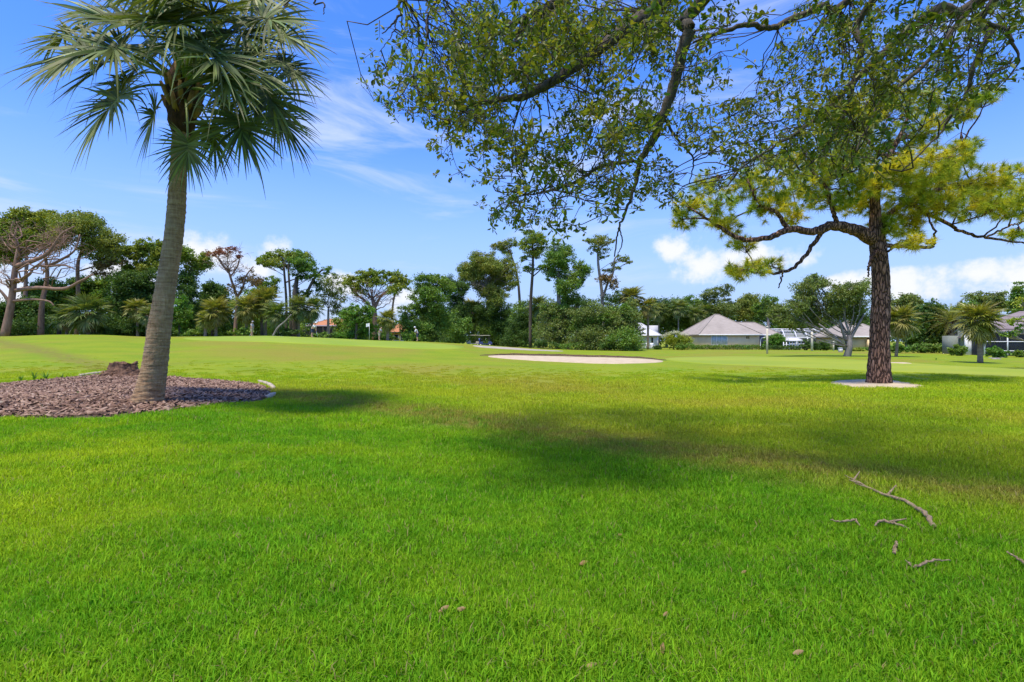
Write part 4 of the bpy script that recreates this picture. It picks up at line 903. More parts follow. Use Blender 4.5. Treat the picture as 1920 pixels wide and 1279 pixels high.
# ------------------------------------------------------------------ things lying on the near lawn
def litter():
    def stick(lb, pts, ws, forks=()):
        p = [proj(x, y)+np.array([0, 0, h]) for x, y, h in pts]; t = thing('fallen_branch', lb, 'branch', p[len(p)//2]); n = 26; q = spline(p, n); q[1:-1] += rng.normal(0, .004, (n-2, 3))
        a = Acc(); a.tube(q, np.interp(np.linspace(0, 1, n), np.linspace(0, 1, len(ws)), ws)*(1+.15*rng.normal(0, 1, n)), 8); a.build('stem', M['dead_wood'], t, True)
        for f in forks:
            a = Acc(); g = [proj(x, y)+np.array([0, 0, h]) for x, y, h in f]; a.tube(spline(g, 7), np.linspace(.012, .004, 7), 5); a.build('twig', M['dead_wood'], t)
    stick('long bent grey branch lying on the lawn at right', [(1585, 904, .07), (1612, 916, .05), (1650, 934, .045), (1690, 948, .05), (1722, 966, .05), (1740, 982, .045), (1752, 997, .03)], [.006, .011, .013, .015, .017, .019, .019], [[(1612, 917, .05), (1592, 915, .08)], [(1665, 938, .05), (1680, 930, .1)], [(1630, 925, .05), (1604, 918, .06)], [(1600, 911, .05), (1612, 905, .12)]])
    stick('short grey stick left of the long bent branch', [(1556, 987, .05), (1580, 990, .045), (1602, 988, .05), (1612, 995, .03)], [.004, .008, .009, .005])
    stick('short forked stick below the long bent branch', [(1640, 999, .05), (1652, 989, .055), (1680, 994, .045), (1708, 1000, .03)], [.006, .010, .012, .008], [[(1668, 991, .05), (1700, 992, .08)]])
    stick('thin pale twig nearest the camera on the right lawn', [(1698, 1066, .05), (1716, 1075, .04), (1740, 1068, .05), (1782, 1064, .04)], [.004, .008, .008, .004])
    stick('tiny pale wood piece standing in the grass below the sticks', [(1676, 1048, .03), (1682, 1036, .07)], [.012, .008])
    stick('pale twig at the right picture edge on the lawn', [(1888, 1048, .05), (1920, 1068, .04), (1950, 1085, .04)], [.005, .008, .006])
    spots = [(832, 1158, .06, .9, 'long curled tan leaf, left one of the pair on the lawn'), (863, 1158, .055, .2, 'broad tan leaf, right one of the pair on the lawn'), (1094, 1067, .06, .5, 'brown leaf in the middle of the lawn'), (1108, 1268, .05, .3, 'brown leaf at the bottom picture edge'), (1243, 1232, .055, 1.4, 'upright brown leaf beside a dark patch of grass'), (728, 1008, .05, 2., 'small pale brown leaf left of the lawn centre'), (1161, 1014, .05, .4, 'small pale leaf right of the lawn centre'), (113, 884, .10, .2, 'dark dry leaf far left below the mulch bed'), (1248, 1168, .035, 1., 'tiny reddish leaf on the lower lawn'), (1497, 1240, .05, .1, 'pale tan leaf low on the right lawn'), (1395, 1085, .04, .7, 'small rust leaf between the middle leaf and the sticks')]
    for px, py, l, th, lb in spots:
        l *= .72; b = proj(px, py)+np.array([0, 0, .04]); t = np.linspace(0, 1, 6); d = np.array([math.cos(th), math.sin(th)*.4, .25]); d = unit(d); sd = unit(np.cross(d, np.array([.2, -.8, .6]))); nn = np.cross(d, sd)
        w = l*.30*np.sin(np.clip(t, .04, .97)*PI)**.7; V = []
        for i in range(6):
            c = b+d*(l*(t[i]-.5))*1.5+nn*(.25*l*(t[i]-.5)**2); V += [c-sd*w[i]+nn*w[i]*.4, c, c+sd*w[i]+nn*w[i]*.4]
        k = np.arange(5)[:, None]*3; a = Acc(); a.add(V, np.concatenate([k+np.array([[0, 1, 4, 3]]), k+np.array([[1, 2, 5, 4]])])); tag(a.build('fallen_leaf', M['fallen_leaf']), lb, 'leaf', 'fallen leaves on the lawn')
litter()

# ------------------------------------------------------------------ tree line on the left, behind the green
def bare_twigs(n, region, w0=.07, from_y=None):
    """extra(): leafless twiggy growth, forked three times, inside pixel regions"""
    def f(br, sp, s):
        D = sp[0][1]
        for k in range(n):
            px, py, rx, ry = region[k % len(region)]; e = in_ball(1, .5)[0]; c = P(px+e[0]*rx, py+e[2]*ry, D+e[1]*rx*s)
            j = int(np.clip(np.argmin(np.abs(sp[:, 2]-(c[2]-abs(c[0]-sp[-1, 0])*.6))), 5, 15)); l = bend(sp[j], c, 8, .2, .25); br.tube(l, np.linspace(w0*1.6, w0*.35, 8), 5)
            for _ in range(5):
                i = rng.integers(4, 8); e1 = l[i]+rng.normal(0, 1, 3)*np.array([1.0, 1.0, .7])+np.array([0, 0, .35]); l2 = bend(l[i], e1, 5, .25, .2); br.tube(l2, np.linspace(w0*.4, .014, 5), 4)
                for _ in range(3): e2 = l2[3]+rng.normal(0, .5, 3)+np.array([0, 0, .15]); br.tube(bend(l2[3], e2, 4, .2), [.022, .018, .014, .008], 3)
    return f
def boughs(paths):
    def f(br, sp, s):
        D = sp[0][1]
        for pts, ws in paths:
            q = spline([P(x, y, D+(d if len(r) else 0)) for x, y, *r in pts for d in [r[0] if r else 0]], 4*len(pts)); br.tube(q, np.interp(np.linspace(0, 1, len(q)), np.linspace(0, 1, len(ws)), ws)*s/2, 6)
    return f
def both(*fs):
    def f(br, sp, s):
        for g in fs: g(br, sp, s)
    return f
GL = 'trees in the left tree line'
tree('dead_tree', 'bare grey-pink leafless tree with thick trunk at the left picture edge', 66, [(8, 628), (20, 570), (28, 510), (35, 465)], [21, 16, 13, 8], [], bark='bark_pink', group=GL, limbs=False, cat='dead tree',
     extra=both(bare_twigs(26, [(40, 430, 45, 30), (90, 450, 60, 34), (20, 480, 30, 50), (120, 440, 40, 30), (10, 520, 24, 40)], .075), boughs([([(30, 545), (70, 540, -1), (120, 542, -1.5), (150, 528, -1.6), (175, 515, -1.6)], [8, 7, 6, 4, 2]), ([(30, 500), (60, 490), (90, 475), (115, 440), (140, 425)], [10, 8, 6, 4, 2]), ([(25, 565), (60, 562, -.6), (90, 565, -1), (102, 574, -1)], [5, 4, 3, 2]), ([(20, 570), (0, 545, -.4), (-20, 530, -.5)], [6, 4, 2]), ([(32, 530), (55, 515), (66, 500), (90, 500), (120, 498), (140, 505)], [6, 5, 4, 4, 3, 2])])))
tree('dead_tree', 'slimmer bare pinkish tree just right of the thick leafless one', 69, [(76, 626), (82, 570), (85, 520), (88, 480)], [15, 11, 9, 6], [], bark='bark_pink', group=GL, limbs=False, cat='dead tree', extra=both(bare_twigs(18, [(95, 440, 40, 30), (130, 460, 44, 26), (80, 480, 30, 30), (150, 480, 40, 30)], .06), boughs([([(88, 500), (110, 490), (140, 470), (150, 440)], [6, 5, 3, 2])])))
tree('slash_pine', 'green round-topped pine behind the leafless trees at far left', 80, [(48, 640), (50, 560), (52, 480)], [12, 10, 6], dome(55, 425, 62, 40, 9, .55)+[(8, 440, 24, 22), (30, 455, 26, 18), (70, 450, 30, 18), (-20, 460, 30, 26), (15, 480, 20, 14)], 'far_pine', .34, 'bark_pink', group=GL, dens=1.1)
tree('slash_pine', 'olive pine with pinkish trunk, second from the left edge', 74, [(143, 630), (146, 560), (147, 500), (150, 470)], [10, 9, 8, 5], [(120, 425, 24, 18), (155, 412, 26, 16), (170, 430, 30, 22), (195, 450, 28, 22), (208, 475, 22, 16), (175, 465, 30, 20), (140, 450, 26, 16), (215, 495, 14, 10, 'leaf_brown'), (200, 505, 18, 12, 'leaf_brown'), (185, 490, 22, 12)], 'far_pine_olive', .3, 'bark_pink', group=GL, dens=.85)
tree('oak_tree', 'dark green leafy tree behind the low palms at left', 84, [(110, 640), (112, 580)], [10, 8], blob(110, 560, 60, 36, 8, .45)+blob(180, 545, 38, 36, 6, .5), 'leaf_mid', .36, 'bark_dark', group=GL)
tree('oak_tree', 'deep green shrubby tree under the dead trees at left', 76, [(40, 640), (40, 600)], [8, 6], blob(45, 590, 50, 36, 7, .5), 'leaf_dark', .34, 'bark_dark', group=GL)
tree('slash_pine', 'flat-topped pine left of the leaning palm trunk', 78, [(268, 640), (268, 570), (272, 500)], [8, 7, 5], dome(268, 480, 50, 38, 9, .5)+[(250, 500, 22, 13), (285, 498, 24, 12), (232, 510, 18, 12), (300, 475, 18, 20)], 'far_pine', .33, 'bark_dark', group=GL, dens=1.1)
tree('cedar_tree', 'dark conical evergreen below the flat-topped pine', 74, [(250, 636), (250, 560)], [10, 6], [(250, 540, 28, 30), (240, 575, 32, 30), (262, 570, 26, 34), (225, 600, 22, 26), (285, 590, 22, 30), (270, 525, 18, 18), (250, 610, 40, 22)], 'leaf_dark', .3, 'bark_dark', group=GL, dens=1.25)
tree('vine_tree', 'tall vine-draped pine just right of the leaning palm trunk', 76, [(350, 640), (355, 560), (362, 500)], [9, 8, 5], [(348, 478, 20, 14), (375, 490, 18, 14), (360, 505, 20, 16), (385, 480, 10, 9), (352, 530, 18, 20, 'leaf_dark'), (360, 560, 20, 24, 'leaf_dark'), (355, 595, 20, 26, 'leaf_dark'), (335, 480, 12, 14)], 'far_pine', .3, 'bark_dark', group=GL, dens=1.15)
tree('green_shrub_tree', 'bright green bushy tree right behind the leaning palm trunk', 70, [(336, 636), (336, 600)], [6, 4], blob(336, 592, 26, 34, 7, .5), 'leaf_bright', .26, 'bark_dark', group=GL, dens=1.2)
tree('oak_tree', 'dark leafy tree between the vine-draped pine and the red-topped tree', 84, [(400, 640), (400, 570)], [9, 7], blob(400, 548, 34, 28, 8, .5)+[(385, 580, 22, 20), (420, 575, 22, 24)], 'leaf_dark', .34, 'bark_dark', group=GL)
tree('dying_pine', 'bare dying pine with a flat red-brown top', 72, [(440, 632), (442, 590), (443, 560), (436, 535), (428, 510)], [8, 7, 6, 5, 4], [(410, 474, 22, 5, 'leaf_red'), (440, 474, 20, 6, 'leaf_red'), (395, 478, 10, 4, 'leaf_red'), (455, 485, 10, 6, 'leaf_red'), (462, 520, 20, 14, 'leaf_brown'), (480, 530, 14, 10, 'leaf_brown'), (445, 540, 14, 10, 'leaf_brown')], 'leaf_red', .26, 'bark_pink', group=GL, dens=.8,
     extra=both(bare_twigs(9, [(425, 490, 34, 14), (455, 500, 20, 14)], .045), boughs([([(443, 560), (455, 540), (460, 520), (475, 500)], [5, 4, 3, 2]), ([(428, 512), (415, 495), (405, 480)], [3, 2.5, 1.5]), ([(432, 520), (445, 500), (450, 480)], [3, 2.5, 1.5])])))
tree('leafy_tree', 'mid green tree between the red-topped pine and the twin-trunk pine', 80, [(492, 640), (490, 570)], [7, 5], [(490, 545, 22, 14), (505, 530, 14, 12), (475, 555, 20, 16), (510, 545, 10, 10), (480, 575, 30, 18)], 'leaf_mid', .3, 'bark_dark', group=GL)
tree('slash_pine', 'flat-topped pine with two thin trunks left of the orange-roof house', 74, [(536, 640), (536, 570), (533, 500)], [6, 5, 4], [(500, 487, 18, 10), (520, 478, 20, 9), (540, 482, 20, 12), (515, 495, 20, 8), (555, 480, 18, 10), (530, 498, 16, 6), (495, 494, 10, 6)], 'far_pine', .28, 'bark_dark', group=GL, dens=1.1, extra=boughs([([(545, 640), (544, 560), (541, 500), (548, 485)], [5, 4, 4, 2]), ([(536, 530), (552, 524), (572, 518)], [3, 2, 1])]))
tree('vine_tree', 'vine-wrapped forked tree right of the twin-trunk pine', 72, [(553, 638), (553, 570), (556, 520)], [11, 10, 8], [(565, 490, 18, 18), (575, 508, 16, 14), (585, 500, 14, 10), (560, 515, 12, 14, 'leaf_dark'), (553, 545, 9, 16, 'leaf_dark'), (552, 575, 9, 16, 'leaf_dark'), (608, 505, 10, 12), (598, 515, 10, 8), (590, 535, 10, 12, 'leaf_dark'), (575, 550, 12, 8, 'leaf_dark')], 'leaf_mid', .26, 'bark_dark', group=GL, dens=1.1, extra=boughs([([(555, 580), (575, 550), (588, 525), (605, 505)], [7, 6, 5, 3])]))
tree('willow_tree', 'pale yellow-green airy tree left of the wide umbrella pine', 78, [(615, 640), (615, 580)], [6, 4], [(605, 530, 18, 14), (625, 520, 14, 12), (615, 550, 20, 16), (635, 545, 14, 16), (600, 565, 16, 14), (630, 575, 18, 16), (645, 560, 10, 12)], 'leaf_olive', .26, 'bark_grey', group=GL, dens=.65)
tree('umbrella_pine', 'wide umbrella-shaped pine with reddish trunk in front of the orange roof', 70, [(702, 638), (703, 600), (702, 575), (697, 560)], [10, 9, 8, 6], dome(708, 527, 64, 34, 12, .36)+[(670, 545, 16, 9), (742, 545, 16, 9), (665, 535, 16, 10), (755, 535, 14, 12), (700, 530, 20, 8)], 'far_pine', .26, 'bark_pink', group=GL, dens=1.15,
     extra=both(bare_twigs(14, [(690, 550, 34, 18), (730, 550, 26, 18), (665, 560, 18, 14)], .05), boughs([([(703, 585), (685, 565), (665, 550), (655, 535)], [6, 5, 4, 2]), ([(702, 580), (715, 555), (735, 540), (750, 525)], [6, 5, 4, 2]), ([(735, 600), (737, 570), (742, 550), (752, 538)], [4, 4, 3, 2])])))
tree('leafy_tree', 'bright green leafy tree left of the wide umbrella pine trunk', 66, [(668, 640), (668, 600)], [6, 4], blob(668, 590, 30, 26, 8, .45)+[(655, 620, 20, 16), (680, 622, 18, 16), (690, 580, 12, 12)], 'leaf_bright', .24, 'bark_dark', group=GL, dens=1.1)
tree('oak_tree', 'tall deep green tree right of the umbrella pine', 74, [(805, 650), (806, 590)], [10, 7], [(800, 530, 20, 16), (822, 525, 16, 12), (790, 552, 18, 18), (812, 560, 22, 22), (835, 540, 16, 16), (782, 585, 16, 20), (810, 600, 28, 26), (790, 625, 26, 18), (760, 590, 12, 14), (765, 610, 16, 16)], 'leaf_mid', .27, 'bark_dark', group=GL, dens=1.2)
tree('oak_tree', 'near-black green tree between the deep green tree and the round pine', 100, [(855, 650), (855, 590)], [9, 6], [(845, 535, 14, 14), (862, 545, 16, 12), (872, 538, 10, 8), (855, 570, 16, 16), (868, 590, 16, 20), (848, 615, 24, 24)], 'leaf_dark', .27, 'bark_dark', group=GL, dens=1.2)
GPM = 'low fan palms along the left tree line'
for lb, px, D, yc, yr, tone, n, dry in [
    ('broad low fan palm with hanging dead fronds under the olive pine', 165, 66, 588, 42, 'green', 26, 12), ('low fan palm left of the broad one, under the olive pine', 125, 68, 596, 30, 'green', 20, 10), ('fan palm with brown fronds in front of the dark evergreen', 258, 70, 580, 26, 'gold', 20, 8), ('small fan palm touching the left side of the leaning trunk', 276, 69, 592, 22, 'green', 18, 6),
    ('yellowish fan palm left of the dying pine trunk', 405, 66, 585, 32, 'gold', 26, 5), ('small yellow fan palm left of the dying pine, the nearer one', 385, 65, 600, 20, 'gold', 18, 4), ('fan palm just right of the dying pine trunk', 462, 67, 580, 32, 'gold', 26, 6), ('tallest fan palm of the clump left of the orange roof', 498, 69, 568, 34, 'gold', 28, 8), ('fan palm with drooping fronds in the middle of that clump', 520, 66, 590, 30, 'green', 24, 9),
    ('dark fan palm right of the leaning thin trunk', 560, 68, 578, 28, 'green', 24, 8), ('fan palm at the left end of the orange-roof house', 585, 69, 580, 26, 'green', 22, 8), ('small fan palm right of the umbrella pine trunk', 727, 66, 600, 24, 'gold', 22, 6), ('fan palm behind the golf carts at the edge of the thicket', 888, 105, 588, 34, 'gold', 26, 8), ('low fan palm left of the golf carts', 868, 104, 612, 20, 'green', 18, 5)]:
    fan_palm(lb, px, D, yc, yr, tone, n, dry, group=GPM)
t_ = tree('leaning_trunk', 'thin pale bare trunk leaning right among the left palms', 64, [(511, 634), (520, 615), (533, 603), (545, 590)], [4, 3.5, 3, 2.5], [], bark='bark_grey', limbs=False, cat='tree trunk')
for lb, px, D, w, yt, lf in [('low green shrub under the yellow palms at left', 375, 66, 60, 612, 'leaf_mid'), ('dark shrub beneath the evergreen left of the palm trunk', 240, 70, 80, 605, 'leaf_dark'), ('dark low shrub under the dead trees', 40, 68, 60, 595, 'leaf_dark'), ('dark shrub at the foot of the broad low fan palm', 190, 68, 60, 608, 'leaf_dark'), ('green shrub at the foot of the dying pine', 455, 66, 50, 612, 'leaf_mid'), ('low green shrub below the orange-roof house', 610, 66, 60, 622, 'leaf_mid'), ('small green shrub left of the bright leafy tree', 640, 67, 40, 622, 'leaf_bright'),
    ('low shrub at the foot of the umbrella pine', 720, 68, 60, 626, 'leaf_mid'), ('leafy shrub in front of the right orange-roof house', 765, 68, 46, 618, 'leaf_bright'), ('dark shrub under the deep green tree', 815, 72, 70, 620, 'leaf_dark'), ('shrub left of the golf carts', 846, 99, 44, 628, 'leaf_mid'), ('green shrub under the twin-trunk pine', 540, 66, 60, 612, 'leaf_dark'), ('dark shrub under the small bright tree by the palm trunk', 320, 68, 50, 612, 'leaf_dark')]:
    bush('shrub', lb, px, D, w, yt, lf, .24, group='low shrubs along the left tree line')

# ------------------------------------------------------------------ the central thicket
GC = 'trees of the central thicket'
tree('round_pine', 'round olive pine at the left end of the central thicket', 101, [(918, 660), (916, 590), (915, 540)], [10, 9, 6], dome(915, 512, 56, 46, 10, .5)+[(890, 520, 22, 14), (935, 520, 24, 14), (912, 500, 26, 14), (955, 535, 14, 10), (880, 510, 14, 12), (915, 540, 24, 16), (930, 560, 20, 20)], 'far_pine_olive', .29, 'bark_grey', group=GC, dens=.95, extra=bare_twigs(8, [(915, 530, 34, 20)], .05))
tree('slash_pine', 'thin tall pine leaning left behind the round olive pine', 103, [(976, 660), (974, 560), (968, 510), (955, 470)], [5, 5, 4, 3], [(942, 462, 16, 9), (930, 460, 8, 6), (960, 455, 14, 8), (950, 472, 12, 5)], 'far_pine_olive', .28, 'bark_dark', group=GC)
tree('slash_pine', 'tallest straight pine with tiered crown in the central thicket', 80, [(994, 660), (995, 570), (999, 500), (998, 455)], [6, 6, 5, 3], [(1000, 450, 20, 12), (985, 462, 16, 10), (1012, 465, 14, 10), (1000, 478, 18, 8), (982, 484, 10, 5), (988, 502, 14, 6), (1008, 505, 10, 5), (988, 437, 12, 5), (1020, 452, 8, 8)], 'far_pine', .27, 'bark_dark', group=GC, dens=1.1, extra=boughs([([(998, 520), (1012, 508), (1020, 500)], [2.5, 2, 1]), ([(997, 515), (985, 505)], [2.5, 1.5])]))
tree('vine_tree', 'lush vine-covered tree right of the tallest pine', 78, [(1050, 660), (1048, 580), (1046, 510)], [9, 8, 6], [(1052, 468, 18, 14), (1040, 488, 20, 16), (1062, 490, 16, 14), (1028, 500, 12, 16), (1050, 510, 16, 14), (1088, 508, 16, 14), (1075, 525, 18, 14), (1060, 540, 20, 14), (1068, 560, 18, 14), (1040, 455, 10, 6), (1090, 530, 10, 10), (1085, 500, 10, 8), (1030, 520, 7, 8)], 'leaf_mid', .26, 'bark_grey', group=GC, dens=1.2)
tree('slash_pine', 'slim forked pine with tufted crown at the right of the thicket', 80, [(1132, 660), (1130, 560), (1122, 500), (1120, 470)], [6, 6, 5, 3], [(1122, 452, 18, 10), (1130, 465, 14, 10), (1112, 470, 10, 8), (1098, 455, 8, 6), (1145, 455, 8, 7), (1165, 486, 12, 7), (1178, 490, 8, 5), (1155, 500, 9, 7), (1140, 505, 9, 6), (1130, 480, 10, 6), (1135, 525, 16, 10, 'leaf_brown'), (1150, 535, 12, 9, 'leaf_brown')], 'far_pine_olive', .27, 'bark_grey', group=GC, extra=boughs([([(1130, 560), (1140, 530), (1150, 510), (1153, 485), (1165, 480)], [5, 4, 4, 3, 1.5])]))
for lb, px, D, cl, lf, de in [
    ('dark dense tree directly behind the golf carts', 925, 101, blob(925, 595, 46, 34, 8, .48)+[(915, 630, 30, 20), (940, 630, 26, 22)], 'leaf_dark', 1.1), ('dense dark tree below the tallest pine', 985, 91, blob(985, 600, 42, 36, 8, .48)+[(975, 635, 34, 24), (1000, 575, 22, 16)], 'leaf_mid', 1.0),
    ('olive willow-like tree in the middle of the thicket', 1045, 77, blob(1045, 590, 44, 36, 9, .48)+[(1040, 630, 40, 26), (1030, 575, 20, 14)], 'leaf_olive', 1.0), ('olive spreading tree in the right half of the thicket', 1110, 75, blob(1108, 602, 46, 38, 9, .48)+[(1105, 638, 42, 24)], 'leaf_olive', 1.05),
    ('rounded grey-green tree closing the right end of the thicket', 1170, 73, blob(1168, 602, 40, 40, 9, .5)+[(1165, 640, 38, 22), (1195, 620, 12, 22), (1185, 575, 20, 16)], 'leaf_olive', 1.15), ('dark tree filling the gap behind the olive trees', 1080, 86, blob(1080, 575, 60, 26, 8, .42), 'leaf_dark', .9), ('dark leafy tree above the right end of the thicket', 1150, 84, blob(1155, 560, 40, 20, 7, .5), 'leaf_mid', .9)]:
    tree('thicket_tree', lb, D, [(px, 660), (px+2, 620), (px+1, 590)], [7, 6, 4], cl, lf, .25, 'bark_dark', dens=de*.72, group=GC)
fan_palm('green fan palm sticking out above the right end of the thicket', 1185, 80, 560, 28, 'gold', 28, 6, group='fan palms of the central thicket'); fan_palm('brownish fan palm right of the thicket, shorter one', 1215, 80, 576, 24, 'gold', 18, 16, group='fan palms of the central thicket'); fan_palm('fan palm half hidden above the thicket left of the slim pine', 1010, 84, 575, 26, 'green', 24, 4, group='fan palms of the central thicket')
for lb, px, D, w, yt, lf in [('dark shrub right behind the cart path', 960, 90, 60, 630, 'leaf_dark'), ('dark green shrub under the olive willow-like tree', 1020, 73, 60, 636, 'leaf_dark'), ('dark shrub at the middle foot of the thicket', 1075, 72, 60, 638, 'leaf_mid'), ('dark shrub at the right foot of the thicket', 1135, 71, 60, 638, 'leaf_dark'), ('shrub at the very right foot of the thicket', 1180, 71, 40, 636, 'leaf_dark'), ('small shrub beside the right golf cart', 938, 96, 36, 632, 'leaf_dark')]:
    bush('shrub', lb, px, D, w, yt, lf, .22, group='low shrubs of the central thicket', dens=1.1)

# ------------------------------------------------------------------ trees on the right, behind and among the houses
GR = 'trees behind the houses on the right'
for lb, nm, px, D, cl, lf, de in [
    ('dark green tree behind the white house', 'leafy_tree', 1250, 112, blob(1250, 590, 40, 30, 8, .5), 'leaf_dark', 1.0), ('mid green tree behind the yellow blossoming bush', 'leafy_tree', 1300, 115, blob(1300, 590, 40, 34, 8, .5), 'leaf_mid', 1.0), ('open-crowned tree rising above the grey hip roof', 'open_tree', 1343, 110, [(1330, 552, 14, 9), (1350, 545, 16, 8), (1362, 555, 10, 9), (1338, 562, 14, 8), (1350, 580, 24, 14)], 'leaf_olive', .9),
    ('yellowish tree right above the grey hip roof', 'yellow_tree', 1400, 112, blob(1402, 575, 40, 26, 9, .42), 'far_pine_olive', .9), ('drooping green tree between the two grey-roofed houses', 'leafy_tree', 1440, 106, blob(1440, 580, 26, 26, 7, .5), 'leaf_mid', 1.0), ('dark evergreen left of the two right palms', 'leafy_tree', 1742, 66, blob(1742, 600, 36, 38, 9, .5)+[(1725, 625, 30, 22), (1765, 620, 20, 24)], 'leaf_dark', 1.1),
    ('bushy tree behind the pine trunk at right', 'leafy_tree', 1700, 84, blob(1695, 570, 34, 26, 8, .5), 'leaf_olive', .9), ('tall tree behind the right screened house', 'leafy_tree', 1862, 84, blob(1862, 568, 36, 28, 9, .45), 'leaf_olive', .9), ('tree at the right picture edge behind the house', 'leafy_tree', 1908, 78, blob(1910, 565, 28, 32, 8, .48), 'leaf_mid', 1.0), ('low tree between the right palms and the screened house', 'leafy_tree', 1815, 80, blob(1815, 590, 34, 24, 8, .5), 'leaf_mid', 1.0)]:
    tree(nm, lb, D, [(px, 655), (px, 620), (px, 590)], [6, 5, 4], cl, lf, .34, 'bark_grey', dens=de, group=GR)
tree('oak_tree', 'spreading oak with several pale stems on the lawn before the pool cage', 47, [(1588, 672), (1590, 650), (1592, 630)], [16, 12, 9], [(1520, 540, 26, 16), (1550, 530, 26, 14), (1500, 560, 14, 10), (1530, 562, 30, 16), (1570, 555, 30, 18), (1600, 545, 22, 16), (1615, 530, 14, 10), (1620, 570, 20, 26), (1585, 580, 32, 20), (1545, 590, 34, 18), (1505, 590, 22, 16), (1480, 580, 22, 14), (1460, 592, 24, 16), (1480, 606, 24, 10), (1612, 600, 20, 14), (1535, 520, 10, 7), (1440, 598, 12, 12)], 'leaf_olive', .17, 'bark_grey', dens=1.15, low=.5,
     extra=boughs([([(1588, 655), (1572, 640), (1552, 622), (1535, 608)], [8, 6, 5, 3]), ([(1588, 650), (1600, 625), (1612, 605), (1620, 590)], [7, 6, 5, 3]), ([(1589, 645), (1580, 622), (1574, 600)], [6, 5, 3]), ([(1572, 640), (1560, 632), (1530, 616), (1500, 604)], [5, 4, 3, 2])]), cat='tree', zspread=.9)
fan_palm('tan fan palm with thin trunk right behind the pine trunk', 1680, 46, 602, 36, 'gold', 30, 18, .22, 8); fan_palm('stout fan palm with brown skirt standing on the lawn at far right', 1838, 33.5, 602, 44, 'gold', 34, 16, .26, -2)
def date_palm():
    D = 62; base = G(1789, D, -.05); t = thing('date_palm', 'feather-leaved date palm with thick rough trunk at right', 'palm tree', base); top = P(1784, 605, D); s = D/F
    a = Acc(); q = spline([base, base*.5+top*.5, top], 20); a.tube(q, .42*(1+.12*np.sin(np.arange(20)*2.4)), 10); a.build('trunk', M['palm_far_bark'], t)
    a = Acc()
    for i in range(40):
        th = i*2.4; p0 = top+np.array([math.cos(th)*.35, math.sin(th)*.35, -1.5*i/40]); a.tube([p0, p0+np.array([math.cos(th)*.3, math.sin(th)*.3, .3])], [.1, .05], 4)
    a.build('leaf_bases', M['fibre'], t)
    fr = []
    for v in range(4):
        a = Acc(); q = np.linspace(0, 1, 26); c = np.column_stack([3.1*q, 0*q, .5*q-1.35*q**2.2]); a.tube(c[::5], np.linspace(.04, .012, 6), 4)
        for i in range(2, 26):
            for sd in (-1, 1):
                l = .55*math.sin(min(1, .25+q[i]*.9)*PI*.9)+.12; d = unit(np.array([.55, sd*.75, .3+rng.normal(0, .1)])); e = c[i]+d*l+np.array([0, 0, -.12*l]); w = np.array([.032, 0, 0]); a.add([c[i]-w, c[i]+w, e], [[0, 1, 2]])
        fr.append(acc_mesh('frond', a, M['palm_frond_gold']))
    for i in range(38):
        el = math.radians(80-115*((i+.5)/38)); o = bpy.data.objects.new('frond', fr[i % 4]); C.objects.link(o); o.parent = t; o.matrix_parent_inverse = Matrix.Translation(-t.location); o.matrix_basis = Matrix.Translation(Vector(top)) @ orient(i*2.39996, el, rng.uniform(-.4, .4)) @ Matrix.Scale(rng.uniform(.85, 1.1), 4)
date_palm()
for lb, px, D, yc in [('slim feathery palm behind the white house, leftmost', 1235, 108, 585), ('slim palm behind the yellow bush, taller one', 1272, 106, 578), ('slim palm behind the yellow bush, right one', 1305, 107, 590), ('slim palm in the distance left of the hip roof', 1325, 109, 585)]:
    fan_palm(lb, px, D, yc, 22, 'green', 20, 2, .22, group='distant slim palms left of the hip roof', trunk_bark='bark_grey')
def far_woods():
    a = Acc()
    for px, yt, D in [(x, 575+12*math.sin(x*.021)+rng.uniform(-6, 6)+(12 if 380 < x < 860 else 0), 128+rng.uniform(-8, 14)) for x in range(-260, 2300, 26)]:
        if 560 < px < 800: yt += 14
        b = G(px, D); zt = Zp(yt, D); c = np.array([b[0], D, (b[2]+zt)/2]); fill(a, c, np.array([2.8, 2.4, (zt-b[2])/2*.95]), .6, 2.0, sub=22, p=.45)
    tag(a.build('far_woods', M['leaf_dark']), 'continuous dark woodland behind the houses and tree line', 'woods', kind='stuff')
far_woods()
def undergrowth():
    a = Acc()
    for px in range(-60, 880, 15):
        D = 88+rng.uniform(-4, 8); yt = 592+10*math.sin(px*.035)+rng.uniform(-10, 8)+(16 if 570 < px < 640 or 725 < px < 780 else 0); D += 22 if 570 < px < 640 or 725 < px < 780 else 0
        b = G(px, D); zt = Zp(yt, D); fill(a, np.array([b[0], D, (b[2]+zt)/2]), np.array([1.5, 1.6, (zt-b[2])/2]), .32, 1.6, sub=16, p=.45)
    tag(a.build('undergrowth', M['leaf_mid']), 'mixed green undergrowth filling the space between the left trunks', 'undergrowth', kind='stuff')
undergrowth()

